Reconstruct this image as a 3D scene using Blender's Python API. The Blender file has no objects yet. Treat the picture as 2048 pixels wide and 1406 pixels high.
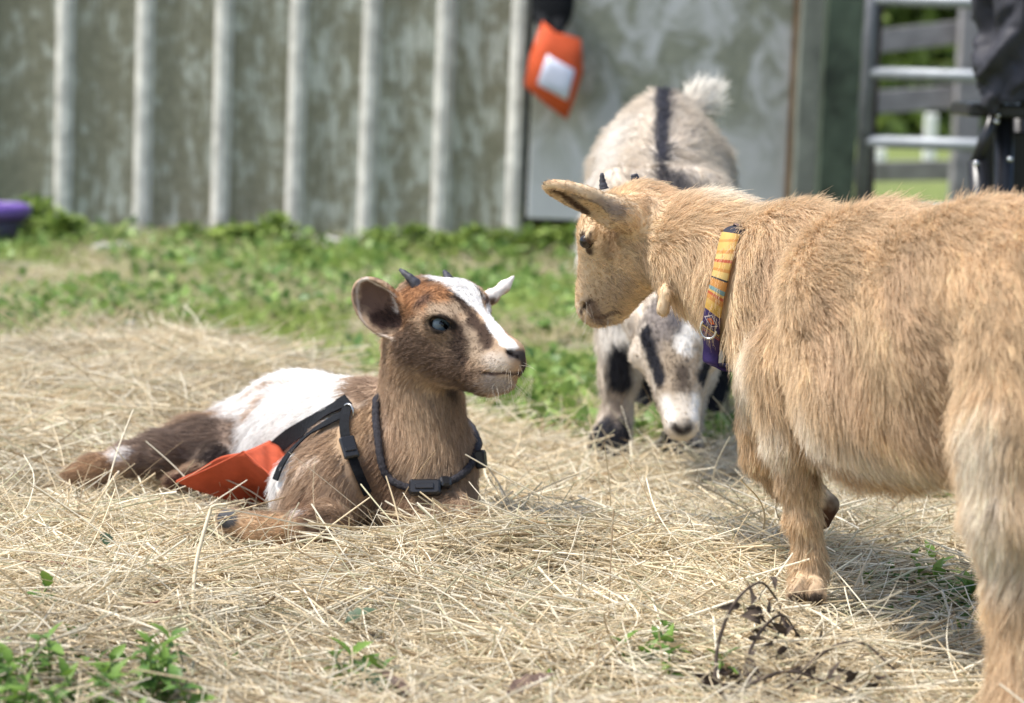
import bpy, math, random
import numpy as np
from mathutils import Matrix, Vector
from mathutils.kdtree import KDTree

RNG = np.random.default_rng(7)
random.seed(7)
D = bpy.data
S = bpy.context.scene
COL = S.collection

# ------------------------------------------------------------------ camera, light, exposure
FPX, W0, H0 = 4835.0, 2048.0, 1406.0           # focal length in pixels of the 2048 px wide photograph
CAM_H, PITCH, ROLL = 0.52, math.radians(6.88), math.radians(2.2)
CR = (Matrix.Rotation(math.pi / 2 - PITCH, 3, 'X') @ Matrix.Rotation(ROLL, 3, 'Z'))
CRN = np.array(CR)
CAM = np.array((0.0, 0.0, CAM_H))
cd = D.cameras.new('camera'); cam = D.objects.new('camera', cd); COL.objects.link(cam)
cam.matrix_world = Matrix.Translation((0, 0, CAM_H)) @ CR.to_4x4()
cd.sensor_width = 36.0; cd.lens = 36.0 * FPX / W0
cd.clip_start = 0.05; cd.clip_end = 500
cd.dof.use_dof = True; cd.dof.focus_distance = 2.40; cd.dof.aperture_fstop = 6.0
S.camera = cam

SUN_DIR = Vector((-0.47, -0.10, 0.88)).normalized()
w = D.worlds.new('World'); S.world = w; w.use_nodes = True
nt = w.node_tree; nt.nodes.clear()
sky = nt.nodes.new('ShaderNodeTexSky'); sky.sky_type = 'NISHITA'; sky.sun_disc = False
sky.sun_elevation = math.asin(SUN_DIR.z)
sky.sun_rotation = math.atan2(SUN_DIR.x, SUN_DIR.y)
sky.dust_density = 2.5; sky.air_density = 1.0
bg = nt.nodes.new('ShaderNodeBackground'); bg.inputs[1].default_value = 0.15
wo = nt.nodes.new('ShaderNodeOutputWorld')
nt.links.new(sky.outputs[0], bg.inputs[0]); nt.links.new(bg.outputs[0], wo.inputs[0])
sl = D.lights.new('sun', 'SUN'); sl.energy = 3.3; sl.angle = math.radians(6); sl.color = (1.0, 0.965, 0.91)
so = D.objects.new('sun', sl); COL.objects.link(so)
so.rotation_euler = SUN_DIR.to_track_quat('Z', 'Y').to_euler()
so.location = (-3, 1, 5)

S.render.engine = 'CYCLES'
S.view_settings.view_transform = 'Standard'; S.view_settings.look = 'None'
S.view_settings.gamma = 1.0; S.view_settings.use_curve_mapping = False
S.view_settings.exposure = 0.70
S.cycles.max_bounces = 8; S.cycles.diffuse_bounces = 4; S.cycles.transparent_max_bounces = 8
S.cycles.use_denoising = True
S.cycles.sample_clamp_indirect = 4.0

# ------------------------------------------------------------------ helpers
def P(u, v, d):
    """world point seen at photograph pixel (u, v) at distance y = d"""
    r = CRN @ np.array(((u - W0 / 2) / FPX, -(v - H0 / 2) / FPX, -1.0))
    return CAM + r * (d / r[1])
def ray(u, v):
    r = CRN @ np.array(((u - W0 / 2) / FPX, -(v - H0 / 2) / FPX, -1.0))
    return r / np.linalg.norm(r)
def G(u, v, z=0.0):
    """ground point (height z) seen at pixel (u, v)"""
    r = CRN @ np.array(((u - W0 / 2) / FPX, -(v - H0 / 2) / FPX, -1.0))
    return CAM + r * ((z - CAM_H) / r[2])
def proj(p):
    q = (np.atleast_2d(p) - CAM) @ CRN
    return np.stack([W0 / 2 + FPX * q[:, 0] / -q[:, 2], H0 / 2 - FPX * q[:, 1] / -q[:, 2]], 1)
def unit(v):
    v = np.asarray(v, float); return v / (np.linalg.norm(v, axis=-1, keepdims=True) + 1e-12)

def _hash(ix, iy, iz, seed):
    h = (ix * 374761393 + iy * 668265263 + iz * 2147483647 + seed * 974634323).astype(np.int64) & 0xffffffff
    h = ((h ^ (h >> 13)) * 1274126177) & 0xffffffff
    return ((h ^ (h >> 16)) & 0xffff) / 65535.0
def vnoise(p, scale, seed=0):
    q = np.asarray(p, float) * scale
    i = np.floor(q).astype(np.int64); f = q - i; f = f * f * (3 - 2 * f)
    out = 0
    for a in (0, 1):
        for b in (0, 1):
            for c in (0, 1):
                wt = (f[:, 0] if a else 1 - f[:, 0]) * (f[:, 1] if b else 1 - f[:, 1]) * (f[:, 2] if c else 1 - f[:, 2])
                out = out + wt * _hash(i[:, 0] + a, i[:, 1] + b, i[:, 2] + c, seed)
    return out
def fbm(p, scale, seed=0, octs=3):
    return sum(vnoise(p, scale * 2 ** o, seed + o) * 0.5 ** o for o in range(octs)) / sum(0.5 ** o for o in range(octs))

def tag(o, label=None, cat=None, group=None, kind=None):
    if label: o['label'] = label
    if cat: o['category'] = cat
    if group: o['group'] = group
    if kind: o['kind'] = kind
    return o
def empty(name, loc, label=None, cat=None, group=None, rot=(0, 0, 0)):
    o = D.objects.new(name, None); COL.objects.link(o)
    o.empty_display_size = 0.05; o.location = loc; o.rotation_euler = rot
    return tag(o, label, cat, group)
def keep_world(o, parent):
    o.parent = parent
    o.matrix_parent_inverse = Matrix.LocRotScale(parent.location, parent.rotation_euler, parent.scale).inverted()
def obj(name, me, mat=None, parent=None, smooth=True):
    o = D.objects.new(name, me); COL.objects.link(o)
    if mat is not None and not me.materials: me.materials.append(mat)
    if smooth: me.polygons.foreach_set('use_smooth', np.ones(len(me.polygons), bool))
    if parent is not None: keep_world(o, parent)
    return o
def mesh_np(name, verts, faces, attr=None, attr_name='tint'):
    """fast mesh from arrays; faces (n,3) or (n,4); attr (nverts,3) colour"""
    verts = np.ascontiguousarray(verts, np.float32); faces = np.asarray(faces, np.int32)
    me = D.meshes.new(name)
    k = faces.shape[1]
    me.vertices.add(len(verts)); me.vertices.foreach_set('co', verts.ravel())
    me.loops.add(faces.size); me.loops.foreach_set('vertex_index', faces.ravel())
    me.polygons.add(len(faces))
    me.polygons.foreach_set('loop_start', np.arange(0, faces.size, k, dtype=np.int32))
    me.polygons.foreach_set('loop_total', np.full(len(faces), k, np.int32))
    if attr is not None:
        a = me.attributes.new(attr_name, 'FLOAT_COLOR', 'POINT')
        a.data.foreach_set('color', np.concatenate([attr, np.ones((len(attr), 1))], 1).astype(np.float32).ravel())
    me.update(calc_edges=True); me.validate()
    return me

class MB:
    """collects boxes, tubes and ribbons into one mesh"""
    def __init__(s): s.v = []; s.f = []
    def add(s, v, f):
        n = len(s.v); s.v += [tuple(map(float, x)) for x in v]; s.f += [tuple(n + i for i in q) for q in f]; return s
    def box(s, c, size, rot=None, bev=0.0):
        hx, hy, hz = (a / 2 for a in size); b = min(bev, hx * .9, hy * .9, hz * .9)
        R = np.eye(3) if rot is None else np.array(rot)
        if b <= 0:
            v = [(x, y, z) for x in (-hx, hx) for y in (-hy, hy) for z in (-hz, hz)]
            f = [(0, 1, 3, 2), (4, 6, 7, 5), (0, 4, 5, 1), (2, 3, 7, 6), (0, 2, 6, 4), (1, 5, 7, 3)]
        else:
            v = []; ring = [(-hx + b, -hy), (hx - b, -hy), (hx, -hy + b), (hx, hy - b), (hx - b, hy), (-hx + b, hy), (-hx, hy - b), (-hx, -hy + b)]
            sc = lambda q, t: (q[0] * (hx - t) / hx, q[1] * (hy - t) / hy)
            for z, t in ((-hz, b), (-hz + b, 0), (hz - b, 0), (hz, b)):
                v += [(*sc(q, t), z) for q in ring]
            f = [tuple(reversed(range(8))), tuple(range(24, 32))]
            for l in range(3):
                for i in range(8):
                    f.append((l * 8 + i, l * 8 + (i + 1) % 8, l * 8 + 8 + (i + 1) % 8, l * 8 + 8 + i))
        return s.add([np.array(c) + R @ np.array(x) for x in v], f)
    def tube(s, pts, rad, n=8, caps=True, closed=False, flat=1.0, up=None):
        pts = np.asarray(pts, float); m = len(pts)
        rad = np.broadcast_to(rad, (m,))
        T = np.gradient(pts, axis=0)
        if closed: T = np.roll(pts, -1, 0) - np.roll(pts, 1, 0)
        T = unit(T)
        a = np.array(up if up is not None else ((0, 0, 1) if abs(T[0][2]) < .9 else (1, 0, 0)), float)
        v = []; 
        for i in range(m):
            if up is not None and np.ndim(up) == 2: a = np.array(up[i], float)
            x = unit(np.cross(T[i], a)); y = np.cross(x, T[i])
            if up is None: a = y
            for j in range(n):
                t = 2 * math.pi * j / n
                v.append(pts[i] + rad[i] * (math.cos(t) * x + flat * math.sin(t) * y))
        f = []
        for i in range(m if closed else m - 1):
            k = (i + 1) % m
            for j in range(n):
                f.append((i * n + j, i * n + (j + 1) % n, k * n + (j + 1) % n, k * n + j))
        if caps and not closed: f += [tuple(reversed(range(n))), tuple(range((m - 1) * n, m * n))]
        return s.add(v, f)
    def mesh(s, name):
        me = D.meshes.new(name); me.from_pydata(s.v, [], s.f); me.update(); return me
    def build(s, name, mat, parent=None, smooth=False):
        return obj(name, s.mesh(name), mat, parent, smooth)

def smooth_path(pts, n):
    pts = np.asarray(pts, float); m = len(pts)
    out = []
    ext = np.vstack([2 * pts[0] - pts[1], pts, 2 * pts[-1] - pts[-2]])
    for t in np.linspace(0, m - 1, n):
        i = min(int(t), m - 2); f = t - i
        p0, p1, p2, p3 = ext[i], ext[i + 1], ext[i + 2], ext[i + 3]
        out.append(.5 * (2 * p1 + (p2 - p0) * f + (2 * p0 - 5 * p1 + 4 * p2 - p3) * f * f + (3 * p1 - p0 - 3 * p2 + p3) * f ** 3))
    return np.array(out)

# ------------------------------------------------------------------ materials
def new_mat(name):
    m = D.materials.new(name); m.use_nodes = True
    t = m.node_tree; b = t.nodes['Principled BSDF']
    b.inputs['Specular IOR Level'].default_value = 0.3
    return m, t, b
def node(t, kind, **kw):
    n = t.nodes.new(kind)
    for k, v in kw.items():
        if k.startswith('i_'):
            key = k[2:]; n.inputs[int(key) if key.isdigit() else key.replace('_', ' ')].default_value = v
        else: setattr(n, k, v)
    return n
def ramp(t, src, stops):
    r = node(t, 'ShaderNodeValToRGB'); e = r.color_ramp.elements
    while len(e) < len(stops): e.new(.5)
    for el, (p, c) in zip(e, stops): el.position = p; el.color = (*c, 1)
    t.links.new(src, r.inputs[0]); return r.outputs[0]
def noise(t, scale, detail=4, rough=.55, vec=None, dist=0):
    n = node(t, 'ShaderNodeTexNoise'); n.inputs['Scale'].default_value = scale
    n.inputs['Detail'].default_value = detail; n.inputs['Roughness'].default_value = rough; n.inputs['Distortion'].default_value = dist
    if vec is not None: t.links.new(vec, n.inputs['Vector'])
    return n.outputs['Fac']
def pos(t, scale=(1, 1, 1), loc=(0, 0, 0)):
    g = node(t, 'ShaderNodeNewGeometry'); m = node(t, 'ShaderNodeMapping')
    m.inputs['Scale'].default_value = scale; m.inputs['Location'].default_value = loc
    t.links.new(g.outputs['Position'], m.inputs['Vector']); return m.outputs[0]
def mixc(t, fac, a, b, mode='MIX'):
    m = node(t, 'ShaderNodeMix', data_type='RGBA', blend_type=mode)
    for sock, x in ((m.inputs[0], fac), (m.inputs[6], a), (m.inputs[7], b)):
        if hasattr(x, 'links'): t.links.new(x, sock)
        elif isinstance(x, (int, float)): sock.default_value = x
        else: sock.default_value = (*x, 1)
    return m.outputs[2]
def bump(t, b, h, strength=.3, dist=.002):
    n = node(t, 'ShaderNodeBump'); n.inputs['Strength'].default_value = strength; n.inputs['Distance'].default_value = dist
    t.links.new(h, n.inputs['Height']); t.links.new(n.outputs[0], b.inputs['Normal'])
def simple(name, col, rough=.6, metal=0, var=.25, scale=40, bmp=.2, bd=.001, spec=.3):
    m, t, b = new_mat(name)
    n = noise(t, scale, vec=pos(t))
    c = ramp(t, n, [(.3, tuple(x * (1 - var) for x in col)), (.7, tuple(min(1, x * (1 + var)) for x in col))])
    t.links.new(c, b.inputs['Base Color']); b.inputs['Roughness'].default_value = rough; b.inputs['Metallic'].default_value = metal
    b.inputs['Specular IOR Level'].default_value = spec
    if bmp: bump(t, b, noise(t, scale * 4, vec=pos(t)), bmp, bd)
    return m
def attr_mat(name, attr, rough=.7, trans=0.0, spec=.2, tip=None, hairgloss=0.0):
    m, t, b = new_mat(name)
    a = node(t, 'ShaderNodeAttribute', attribute_name=attr)
    c = a.outputs['Color']
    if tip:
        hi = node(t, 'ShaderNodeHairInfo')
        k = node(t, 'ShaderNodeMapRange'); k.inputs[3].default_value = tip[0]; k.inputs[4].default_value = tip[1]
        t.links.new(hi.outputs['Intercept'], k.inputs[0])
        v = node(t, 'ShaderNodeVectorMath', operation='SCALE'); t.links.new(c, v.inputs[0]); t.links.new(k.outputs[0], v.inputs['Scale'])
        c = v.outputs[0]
    t.links.new(c, b.inputs['Base Color']); b.inputs['Roughness'].default_value = rough; b.inputs['Specular IOR Level'].default_value = spec
    if trans:
        tr = node(t, 'ShaderNodeBsdfTranslucent'); t.links.new(c, tr.inputs[0])
        mx = node(t, 'ShaderNodeMixShader'); mx.inputs[0].default_value = trans
        t.links.new(b.outputs[0], mx.inputs[1]); t.links.new(tr.outputs[0], mx.inputs[2])
        t.links.new(mx.outputs[0], t.nodes['Material Output'].inputs[0])
    return m

M = {}
M['coat'] = attr_mat('coat_skin', 'coat', .85, spec=.05)
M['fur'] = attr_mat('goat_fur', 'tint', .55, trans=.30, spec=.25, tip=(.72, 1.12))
M['hay'] = attr_mat('hay', 'tint', .55, trans=.10, spec=.25)
M['leaf'] = attr_mat('leaf', 'tint', .45, trans=.30, spec=.35)
M['horn'] = simple('horn', (.055, .055, .065), .5, var=.5, scale=160, bmp=.5)
M['black_web'] = simple('black_webbing', (.010, .011, .013), .7, var=.4, scale=300, bmp=.6, bd=.0015, spec=.12)
M['black_plastic'] = simple('black_plastic', (.012, .012, .013), .32, var=.2, bmp=0, spec=.5)
M['steel'] = simple('steel_ring', (.62, .62, .6), .25, metal=1, var=.1, bmp=0)
M['purple'] = simple('purple_plastic', (.16, .085, .36), .38, var=.12, bmp=0, spec=.5)
M['purple_dark'] = simple('dark_purple_plastic', (.075, .06, .10), .45, var=.15, bmp=0, spec=.4)
M['wattle'] = M['coat']

# ------------------------------------------------------------------ sculpting: implicit bodies
class Body:
    def __init__(s, vox): s.vox = vox; s.pr = []
    def cone(s, a, b, k=.014, flow=None, L=.012, sub=False):
        """a, b = (u, v, d, radius in px at d)"""
        A = P(*a[:3]); B = P(*b[:3]); ra = a[3] * a[2] / FPX; rb = b[3] * b[2] / FPX
        fl = unit(B - A) if flow is None else unit(flow)
        s.pr.append(dict(t='c', a=A, b=B, ra=ra, rb=rb, k=k, fl=fl, L=L, sub=sub)); return s
    def chain(s, pts, **kw):
        for a, b in zip(pts[:-1], pts[1:]): s.cone(a, b, **kw)
        return s
    def ball(s, a, **kw): return s.cone(a, (a[0] + .01, a[1], a[2], a[3]), **{'flow': (0, 0, -1), **kw})
    def ell(s, c, ax, nrm, rad, k=.006, flow=None, L=.006, sub=False, fur=True):
        """ellipsoid: c world centre, ax long axis, nrm thin axis, rad (long, wide, thin) metres"""
        ax = unit(ax); nrm = unit(np.asarray(nrm, float) - np.dot(nrm, ax) * ax); wd = np.cross(nrm, ax)
        s.pr.append(dict(t='e', a=np.asarray(c, float), b=np.asarray(c, float), R=np.array([ax, wd, nrm]), rad=np.array(rad, float), ra=max(rad), rb=max(rad), k=k,
                         fl=unit(ax if flow is None else flow), L=L, sub=sub)); return s
    @staticmethod
    def dist(p, q):
        if p['t'] == 'c':
            ba = (p['b'] - p['a']).astype(np.float32); pa = q - p['a'].astype(np.float32)
            h = np.clip((pa @ ba) / max(float(ba @ ba), 1e-12), 0, 1)
            r = p['ra'] + (p['rb'] - p['ra']) * h
            x = pa - h[..., None] * ba
            return np.sqrt((x * x).sum(-1)) - r
        l = (q - p['a'].astype(np.float32)) @ p['R'].T.astype(np.float32)
        k0 = np.sqrt(((l / p['rad']) ** 2).sum(-1)); k1 = np.sqrt(((l / p['rad'] ** 2) ** 2).sum(-1)) + 1e-9
        return k0 * (k0 - 1) / k1
    def build(s):
        lo = np.min([np.minimum(p['a'] - p['ra'], p['b'] - p['rb']) for p in s.pr if not p['sub']], 0) - 4 * s.vox - .012
        hi = np.max([np.maximum(p['a'] + p['ra'], p['b'] + p['rb']) for p in s.pr if not p['sub']], 0) + 4 * s.vox + .012
        n = np.ceil((hi - lo) / s.vox).astype(int) + 1
        s.lo = lo; s.n = n
        g = np.full(n, .3, np.float32)
        ax = [(lo[i] + s.vox * np.arange(n[i])).astype(np.float32) for i in range(3)]
        for p in s.pr:
            m = p['k'] + 4 * s.vox + .004
            bl = np.minimum(p['a'] - p['ra'], p['b'] - p['rb']) - m; bh = np.maximum(p['a'] + p['ra'], p['b'] + p['rb']) + m
            i0 = np.clip(((bl - lo) / s.vox).astype(int), 0, n); i1 = np.clip(((bh - lo) / s.vox).astype(int) + 2, 0, n)
            if (i1 <= i0).any(): continue
            sl = tuple(slice(a, b) for a, b in zip(i0, i1))
            q = np.stack(np.meshgrid(*[ax[i][sl[i]] for i in range(3)], indexing='ij'), -1)
            d = s.dist(p, q).astype(np.float32); k = p['k']; cur = g[sl]
            if p['sub']:
                d = -d; h = np.maximum(k - np.abs(cur - d), 0) / k; g[sl] = np.maximum(cur, d) + h * h * k / 4
            else:
                h = np.maximum(k - np.abs(cur - d), 0) / k; g[sl] = np.minimum(cur, d) - h * h * k / 4
        s.g = g
        s.nets(); return s
    def sample(s, p):
        q = (np.asarray(p, float) - s.lo) / s.vox
        i = np.floor(q).astype(int); i = np.clip(i, 0, s.n - 2); f = np.clip(q - i, 0, 1)
        out = 0; ins = ((q >= 0) & (q <= s.n - 1)).all(-1)
        for a in (0, 1):
            for b in (0, 1):
                for c in (0, 1):
                    wt = (f[..., 0] if a else 1 - f[..., 0]) * (f[..., 1] if b else 1 - f[..., 1]) * (f[..., 2] if c else 1 - f[..., 2])
                    out = out + wt * s.g[i[..., 0] + a, i[..., 1] + b, i[..., 2] + c]
        return np.where(ins, out, .3)
    def normal(s, p, e=None):
        e = e or s.vox * 1.2
        return unit(np.stack([s.sample(p + np.eye(3)[i] * e) - s.sample(p - np.eye(3)[i] * e) for i in range(3)], -1))
    def hit(s, u, v):
        r = ray(u, v); t = np.arange(1.3, 4.6, .0015)
        d = s.sample(CAM + t[:, None] * r); w_ = np.where(d < 0)[0]
        if len(w_) == 0:
            return CAM + r * t[int(np.argmin(d))]
        i = w_[0]; tt = t[i - 1] + .0015 * d[i - 1] / (d[i - 1] - d[i]) if i else t[0]
        return CAM + r * tt
    def nets(s):
        g = s.g; sg = g < 0; n = s.n
        c = np.zeros(n - 1, np.int8)
        offs = [(a, b, d) for a in (0, 1) for b in (0, 1) for d in (0, 1)]
        for a, b, d in offs: c += sg[a:n[0] - 1 + a, b:n[1] - 1 + b, d:n[2] - 1 + d]
        act = np.argwhere((c > 0) & (c < 8))
        vid = np.full(n - 1, -1, np.int32); vid[tuple(act.T)] = np.arange(len(act))
        val = {o: g[act[:, 0] + o[0], act[:, 1] + o[1], act[:, 2] + o[2]] for o in offs}
        acc = np.zeros((len(act), 3)); cnt = np.zeros(len(act))
        for o in offs:
            for x in range(3):
                if o[x] == 0:
                    o2 = tuple(o[i] + (i == x) for i in range(3)); a, b = val[o], val[o2]
                    m = (a < 0) != (b < 0); t = np.where(m, a / np.where(m, a - b, 1), 0)
                    p = np.tile(np.array(o, float), (len(act), 1)); p[:, x] += t
                    acc += p * m[:, None]; cnt += m
        s.verts = s.lo + s.vox * (act + acc / cnt[:, None])
        F = []
        for x in range(3):
            y, z = (x + 1) % 3, (x + 2) % 3
            a = np.take(sg, range(n[x] - 1), x); b = np.take(sg, range(1, n[x]), x)
            e = np.argwhere(a != b); e = e[(e[:, y] > 0) & (e[:, z] > 0) & (e[:, y] < n[y] - 1) & (e[:, z] < n[z] - 1)]
            ins = sg[tuple(e.T)]
            q = []
            for dy, dz in ((-1, -1), (0, -1), (0, 0), (-1, 0)):
                k = e.copy(); k[:, y] += dy; k[:, z] += dz; q.append(vid[tuple(k.T)])
            q = np.stack(q, 1); q[~ins] = q[~ins][:, ::-1]; F.append(q)
        s.faces = np.concatenate(F); s.faces = s.faces[(s.faces >= 0).all(1)]
    def fields(s, p):
        """blended hair direction and length"""
        fl = 0; L = 0; wt = 0
        q = np.asarray(p, np.float32)
        for pr in s.pr:
            if pr['sub']: continue
            w_ = np.exp(-np.clip(s.dist(pr, q), -.03, .3) / .010)[:, None]
            fl = fl + w_ * pr['fl']; L = L + w_[:, 0] * pr['L']; wt = wt + w_
        return unit(fl), L / wt[:, 0]

class Coat:
    """colours laid on the body as 3-D brush strokes"""
    def __init__(s, body, base): s.b = body; s.base = np.array(base); s.st = []
    def stroke(s, pix, rpx, col, soft=.35, jag=.5, d=None):
        pts = [s.b.hit(*q) if len(q) == 2 else P(*q) for q in pix]
        r = rpx * pts[0][1] / FPX
        s.st.append((np.array(pts), r, np.array(col), soft, jag)); return s
    def ball(s, c, r, col, soft=.3, jag=.4): s.st.append((np.array([c]), r, np.array(col), soft, jag)); return s
    def __call__(s, p):
        out = np.tile(s.base, (len(p), 1))
        big = fbm(p, 22, 3)[:, None]; fine = fbm(p, 150, 5)
        mid = fbm(p * np.array((1, 1, .35)), 75, 9, 2)[:, None]
        out = out * (.78 + .44 * big) * (.80 + .40 * mid)
        for pts, r, col, soft, jag in s.st:
            if len(pts) == 1: dd = np.linalg.norm(p - pts[0], axis=1)
            else:
                dd = np.full(len(p), 9.)
                for a, b in zip(pts[:-1], pts[1:]):
                    ba = b - a; h = np.clip(((p - a) @ ba) / (ba @ ba + 1e-12), 0, 1)
                    dd = np.minimum(dd, np.linalg.norm(p - a - h[:, None] * ba, axis=1))
            x = dd / r + (fine - .5) * jag * 2
            m = np.clip((1 + soft - x) / (2 * soft), 0, 1)[:, None]; m = m * m * (3 - 2 * m)
            out = out * (1 - m) + col * m
        return np.clip(out, 0, 1)

def make_fur(body, coat, name, n, parent, rad=.00022, lift=.45, curl=.15, clump=.5, clumpn=14, skip=(), seed=1, lenmul=1.0, region=None, var=.22, npt=5):
    rng = np.random.default_rng(seed)
    V = body.verts; F = body.faces
    A, B, C_, E = (V[F[:, i]] for i in range(4))
    ar = .5 * np.linalg.norm(np.cross(B - A, C_ - A), axis=1) + .5 * np.linalg.norm(np.cross(C_ - A, E - A), axis=1)
    cen = (A + B + C_ + E) / 4
    wgt = ar.copy()
    if region is not None: wgt = wgt * region(cen)
    idx = rng.choice(len(F), n, p=wgt / wgt.sum())
    u, v = rng.random((2, n, 1))
    p = A[idx] * (1 - u) * (1 - v) + B[idx] * u * (1 - v) + C_[idx] * u * v + E[idx] * (1 - u) * v
    keep = np.ones(n, bool)
    for c, r in skip:
        c = np.atleast_2d(c)
        if len(c) == 1: keep &= np.linalg.norm(p - c[0], axis=1) > r
        else:
            for a, b in zip(c[:-1], c[1:]):
                ba = b - a; h = np.clip(((p - a) @ ba) / (ba @ ba + 1e-12), 0, 1)
                keep &= np.linalg.norm(p - a - h[:, None] * ba, axis=1) > r
    p = p[keep]; n = len(p)
    nr = body.normal(p); fl, L = body.fields(p)
    # gentle whorls
    wob = np.stack([fbm(p, 14, 11 + i, 2) - .5 for i in range(3)], 1)
    fl = unit(fl + wob * 1.6)
    t = unit(fl - (fl * nr).sum(1, keepdims=True) * nr + 1e-6)
    L = L * lenmul * (.65 + .7 * rng.random(n)) * (.7 + .6 * fbm(p, 30, 21))
    lf = np.clip(lift * (1 + .5 * rng.standard_normal(n)), .12, 1.3)[:, None]
    jit = rng.standard_normal((n, 3)) * curl
    s = np.linspace(0, 1, npt)[None, :, None]
    d0 = nr * np.sin(lf) + t * np.cos(lf)
    Ln = L[:, None, None]
    pts = p[:, None] + Ln * (s * d0[:, None] + s ** 2 * (t * .22 - nr * .18 * np.sin(lf) + jit * .8)[:, None] + s ** 3 * np.array((0, 0, -.14)))
    pts -= nr[:, None] * .0008
    if clump > 0:
        ng = max(8, n // clumpn); kd = KDTree(ng)
        for i in range(ng): kd.insert(p[i], i)
        kd.balance()
        near = np.fromiter((kd.find(x)[1] for x in p), int, n)
        gp = pts[near] - p[near][:, None]
        tgt = p[near][:, None] + gp * (L / np.maximum(L[near], 1e-5))[:, None, None]
        far = np.linalg.norm(p - p[near], axis=1)
        k = (clump * np.clip(1 - far / (.006 + L), 0, 1))[:, None, None] * s ** 1.2
        pts = pts * (1 - k) + tgt * k
        ctone = (rng.random(ng) - .5)[near]
    else: ctone = np.zeros(n)
    colr = coat(p) * (1 + var * (rng.standard_normal((n, 1)) * .6 + ctone[:, None] * 1.0))
    cu = D.hair_curves.new(name)
    cu.add_curves([npt] * n)
    cu.attributes['position'].data.foreach_set('vector', pts.astype(np.float32).ravel())
    rr = (rad * (1.0 - .75 * s[0, :, 0] ** 2))[None, :] * (.7 + .6 * rng.random((n, 1)))
    ra = cu.attributes.get('radius') or cu.attributes.new('radius', 'FLOAT', 'POINT')
    ra.data.foreach_set('value', rr.astype(np.float32).ravel())
    at = cu.attributes.new('tint', 'FLOAT_COLOR', 'CURVE')
    at.data.foreach_set('color', np.concatenate([np.clip(colr, 0, 1), np.ones((n, 1))], 1).astype(np.float32).ravel())
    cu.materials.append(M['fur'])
    o = D.objects.new(name, cu); COL.objects.link(o)
    if parent is not None: keep_world(o, parent)
    o['kind'] = 'stuff'
    return o

def body_object(body, coat, name, parent):
    me = mesh_np(name, body.verts, body.faces, coat(body.verts) * .9, 'coat')
    return obj(name, me, M['coat'], parent)

def eye_object(body, u, v, r, out, parent, iris, sink, pupil_ax=(1, 0, 0), depth=None, lid=(.01, .009, .008), irq=.68):
    """an eyeball with an iris and a level, bar-shaped pupil; out = direction it looks"""
    out = unit(out); c = body.hit(u, v) - out * sink if depth is None else P(u, v, depth)
    ax = unit(np.array(pupil_ax) - np.dot(pupil_ax, out) * out); up = np.cross(ax, out)
    nu, nv = 48, 40; vs = []; cols = []
    for j in range(nv + 1):
        th = math.pi * j / nv
        for i in range(nu):
            ph = 2 * math.pi * i / nu
            l = (math.sin(th) * math.cos(ph), math.sin(th) * math.sin(ph), math.cos(th))
            x, y = l[0], l[1]; q = math.hypot(x, y)
            vs.append(c + r * (x * ax + y * up + l[2] * out))
            if l[2] < 0: col = lid
            elif abs(x) < .46 and abs(y) < .19: col = (.004, .004, .005)
            elif q < irq: col = tuple(a * (.75 + .45 * (q / irq)) for a in iris)
            elif q < irq + .08: col = (.02, .018, .016)
            else: col = (.05, .035, .025)
            cols.append(col)
    f = [(j * nu + i, j * nu + (i + 1) % nu, (j + 1) * nu + (i + 1) % nu, (j + 1) * nu + i) for j in range(nv) for i in range(nu)]
    me = mesh_np('eye', np.array(vs), np.array(f), np.array(cols), 'coat')
    if 'eye' not in M:
        m = attr_mat('eye', 'coat', .12, spec=.35); M['eye'] = m
        m.node_tree.nodes['Principled BSDF'].inputs['Coat Weight'].default_value = .2
    return obj('eye', me, M['eye'], parent), c

def whiskers(roots, body, parent, per, L):
    rng = np.random.default_rng(13); r = np.repeat(np.array(roots), per, 0); n = len(r)
    r = r + rng.normal(0, .002, (n, 3)); nr = body.normal(r); d = unit(nr + rng.normal(0, .35, (n, 3)) + np.array((0, 0, -.25)))
    s = np.linspace(0, 1, 5)[None, :, None]; ln = (L * rng.uniform(.5, 1.2, n))[:, None, None]
    pts = r[:, None] + ln * (s * d[:, None] + s * s * np.array((0, 0, -.3)))
    cu = D.hair_curves.new('whiskers'); cu.add_curves([5] * n); cu.attributes['position'].data.foreach_set('vector', pts.astype(np.float32).ravel())
    ra = cu.attributes.get('radius') or cu.attributes.new('radius', 'FLOAT', 'POINT'); ra.data.foreach_set('value', np.tile(np.linspace(.00018, .00006, 5), n).astype(np.float32))
    at = cu.attributes.new('tint', 'FLOAT_COLOR', 'CURVE'); at.data.foreach_set('color', np.tile(np.array((.72, .66, .56, 1), np.float32), n))
    cu.materials.append(M['fur']); o = D.objects.new('whiskers', cu); COL.objects.link(o); keep_world(o, parent); o['kind'] = 'stuff'

def horn_object(a, b, c, r0, r1, parent):
    pts = smooth_path([a, b, c], 12); n = len(pts)
    rad = [r0 + (r1 - r0) * (i / (n - 1)) ** .8 + (.0006 if i % 3 == 0 else 0) for i in range(n)]
    return MB().tube(pts, np.array(rad), 12).build('horn', M['horn'], parent, True)

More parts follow.
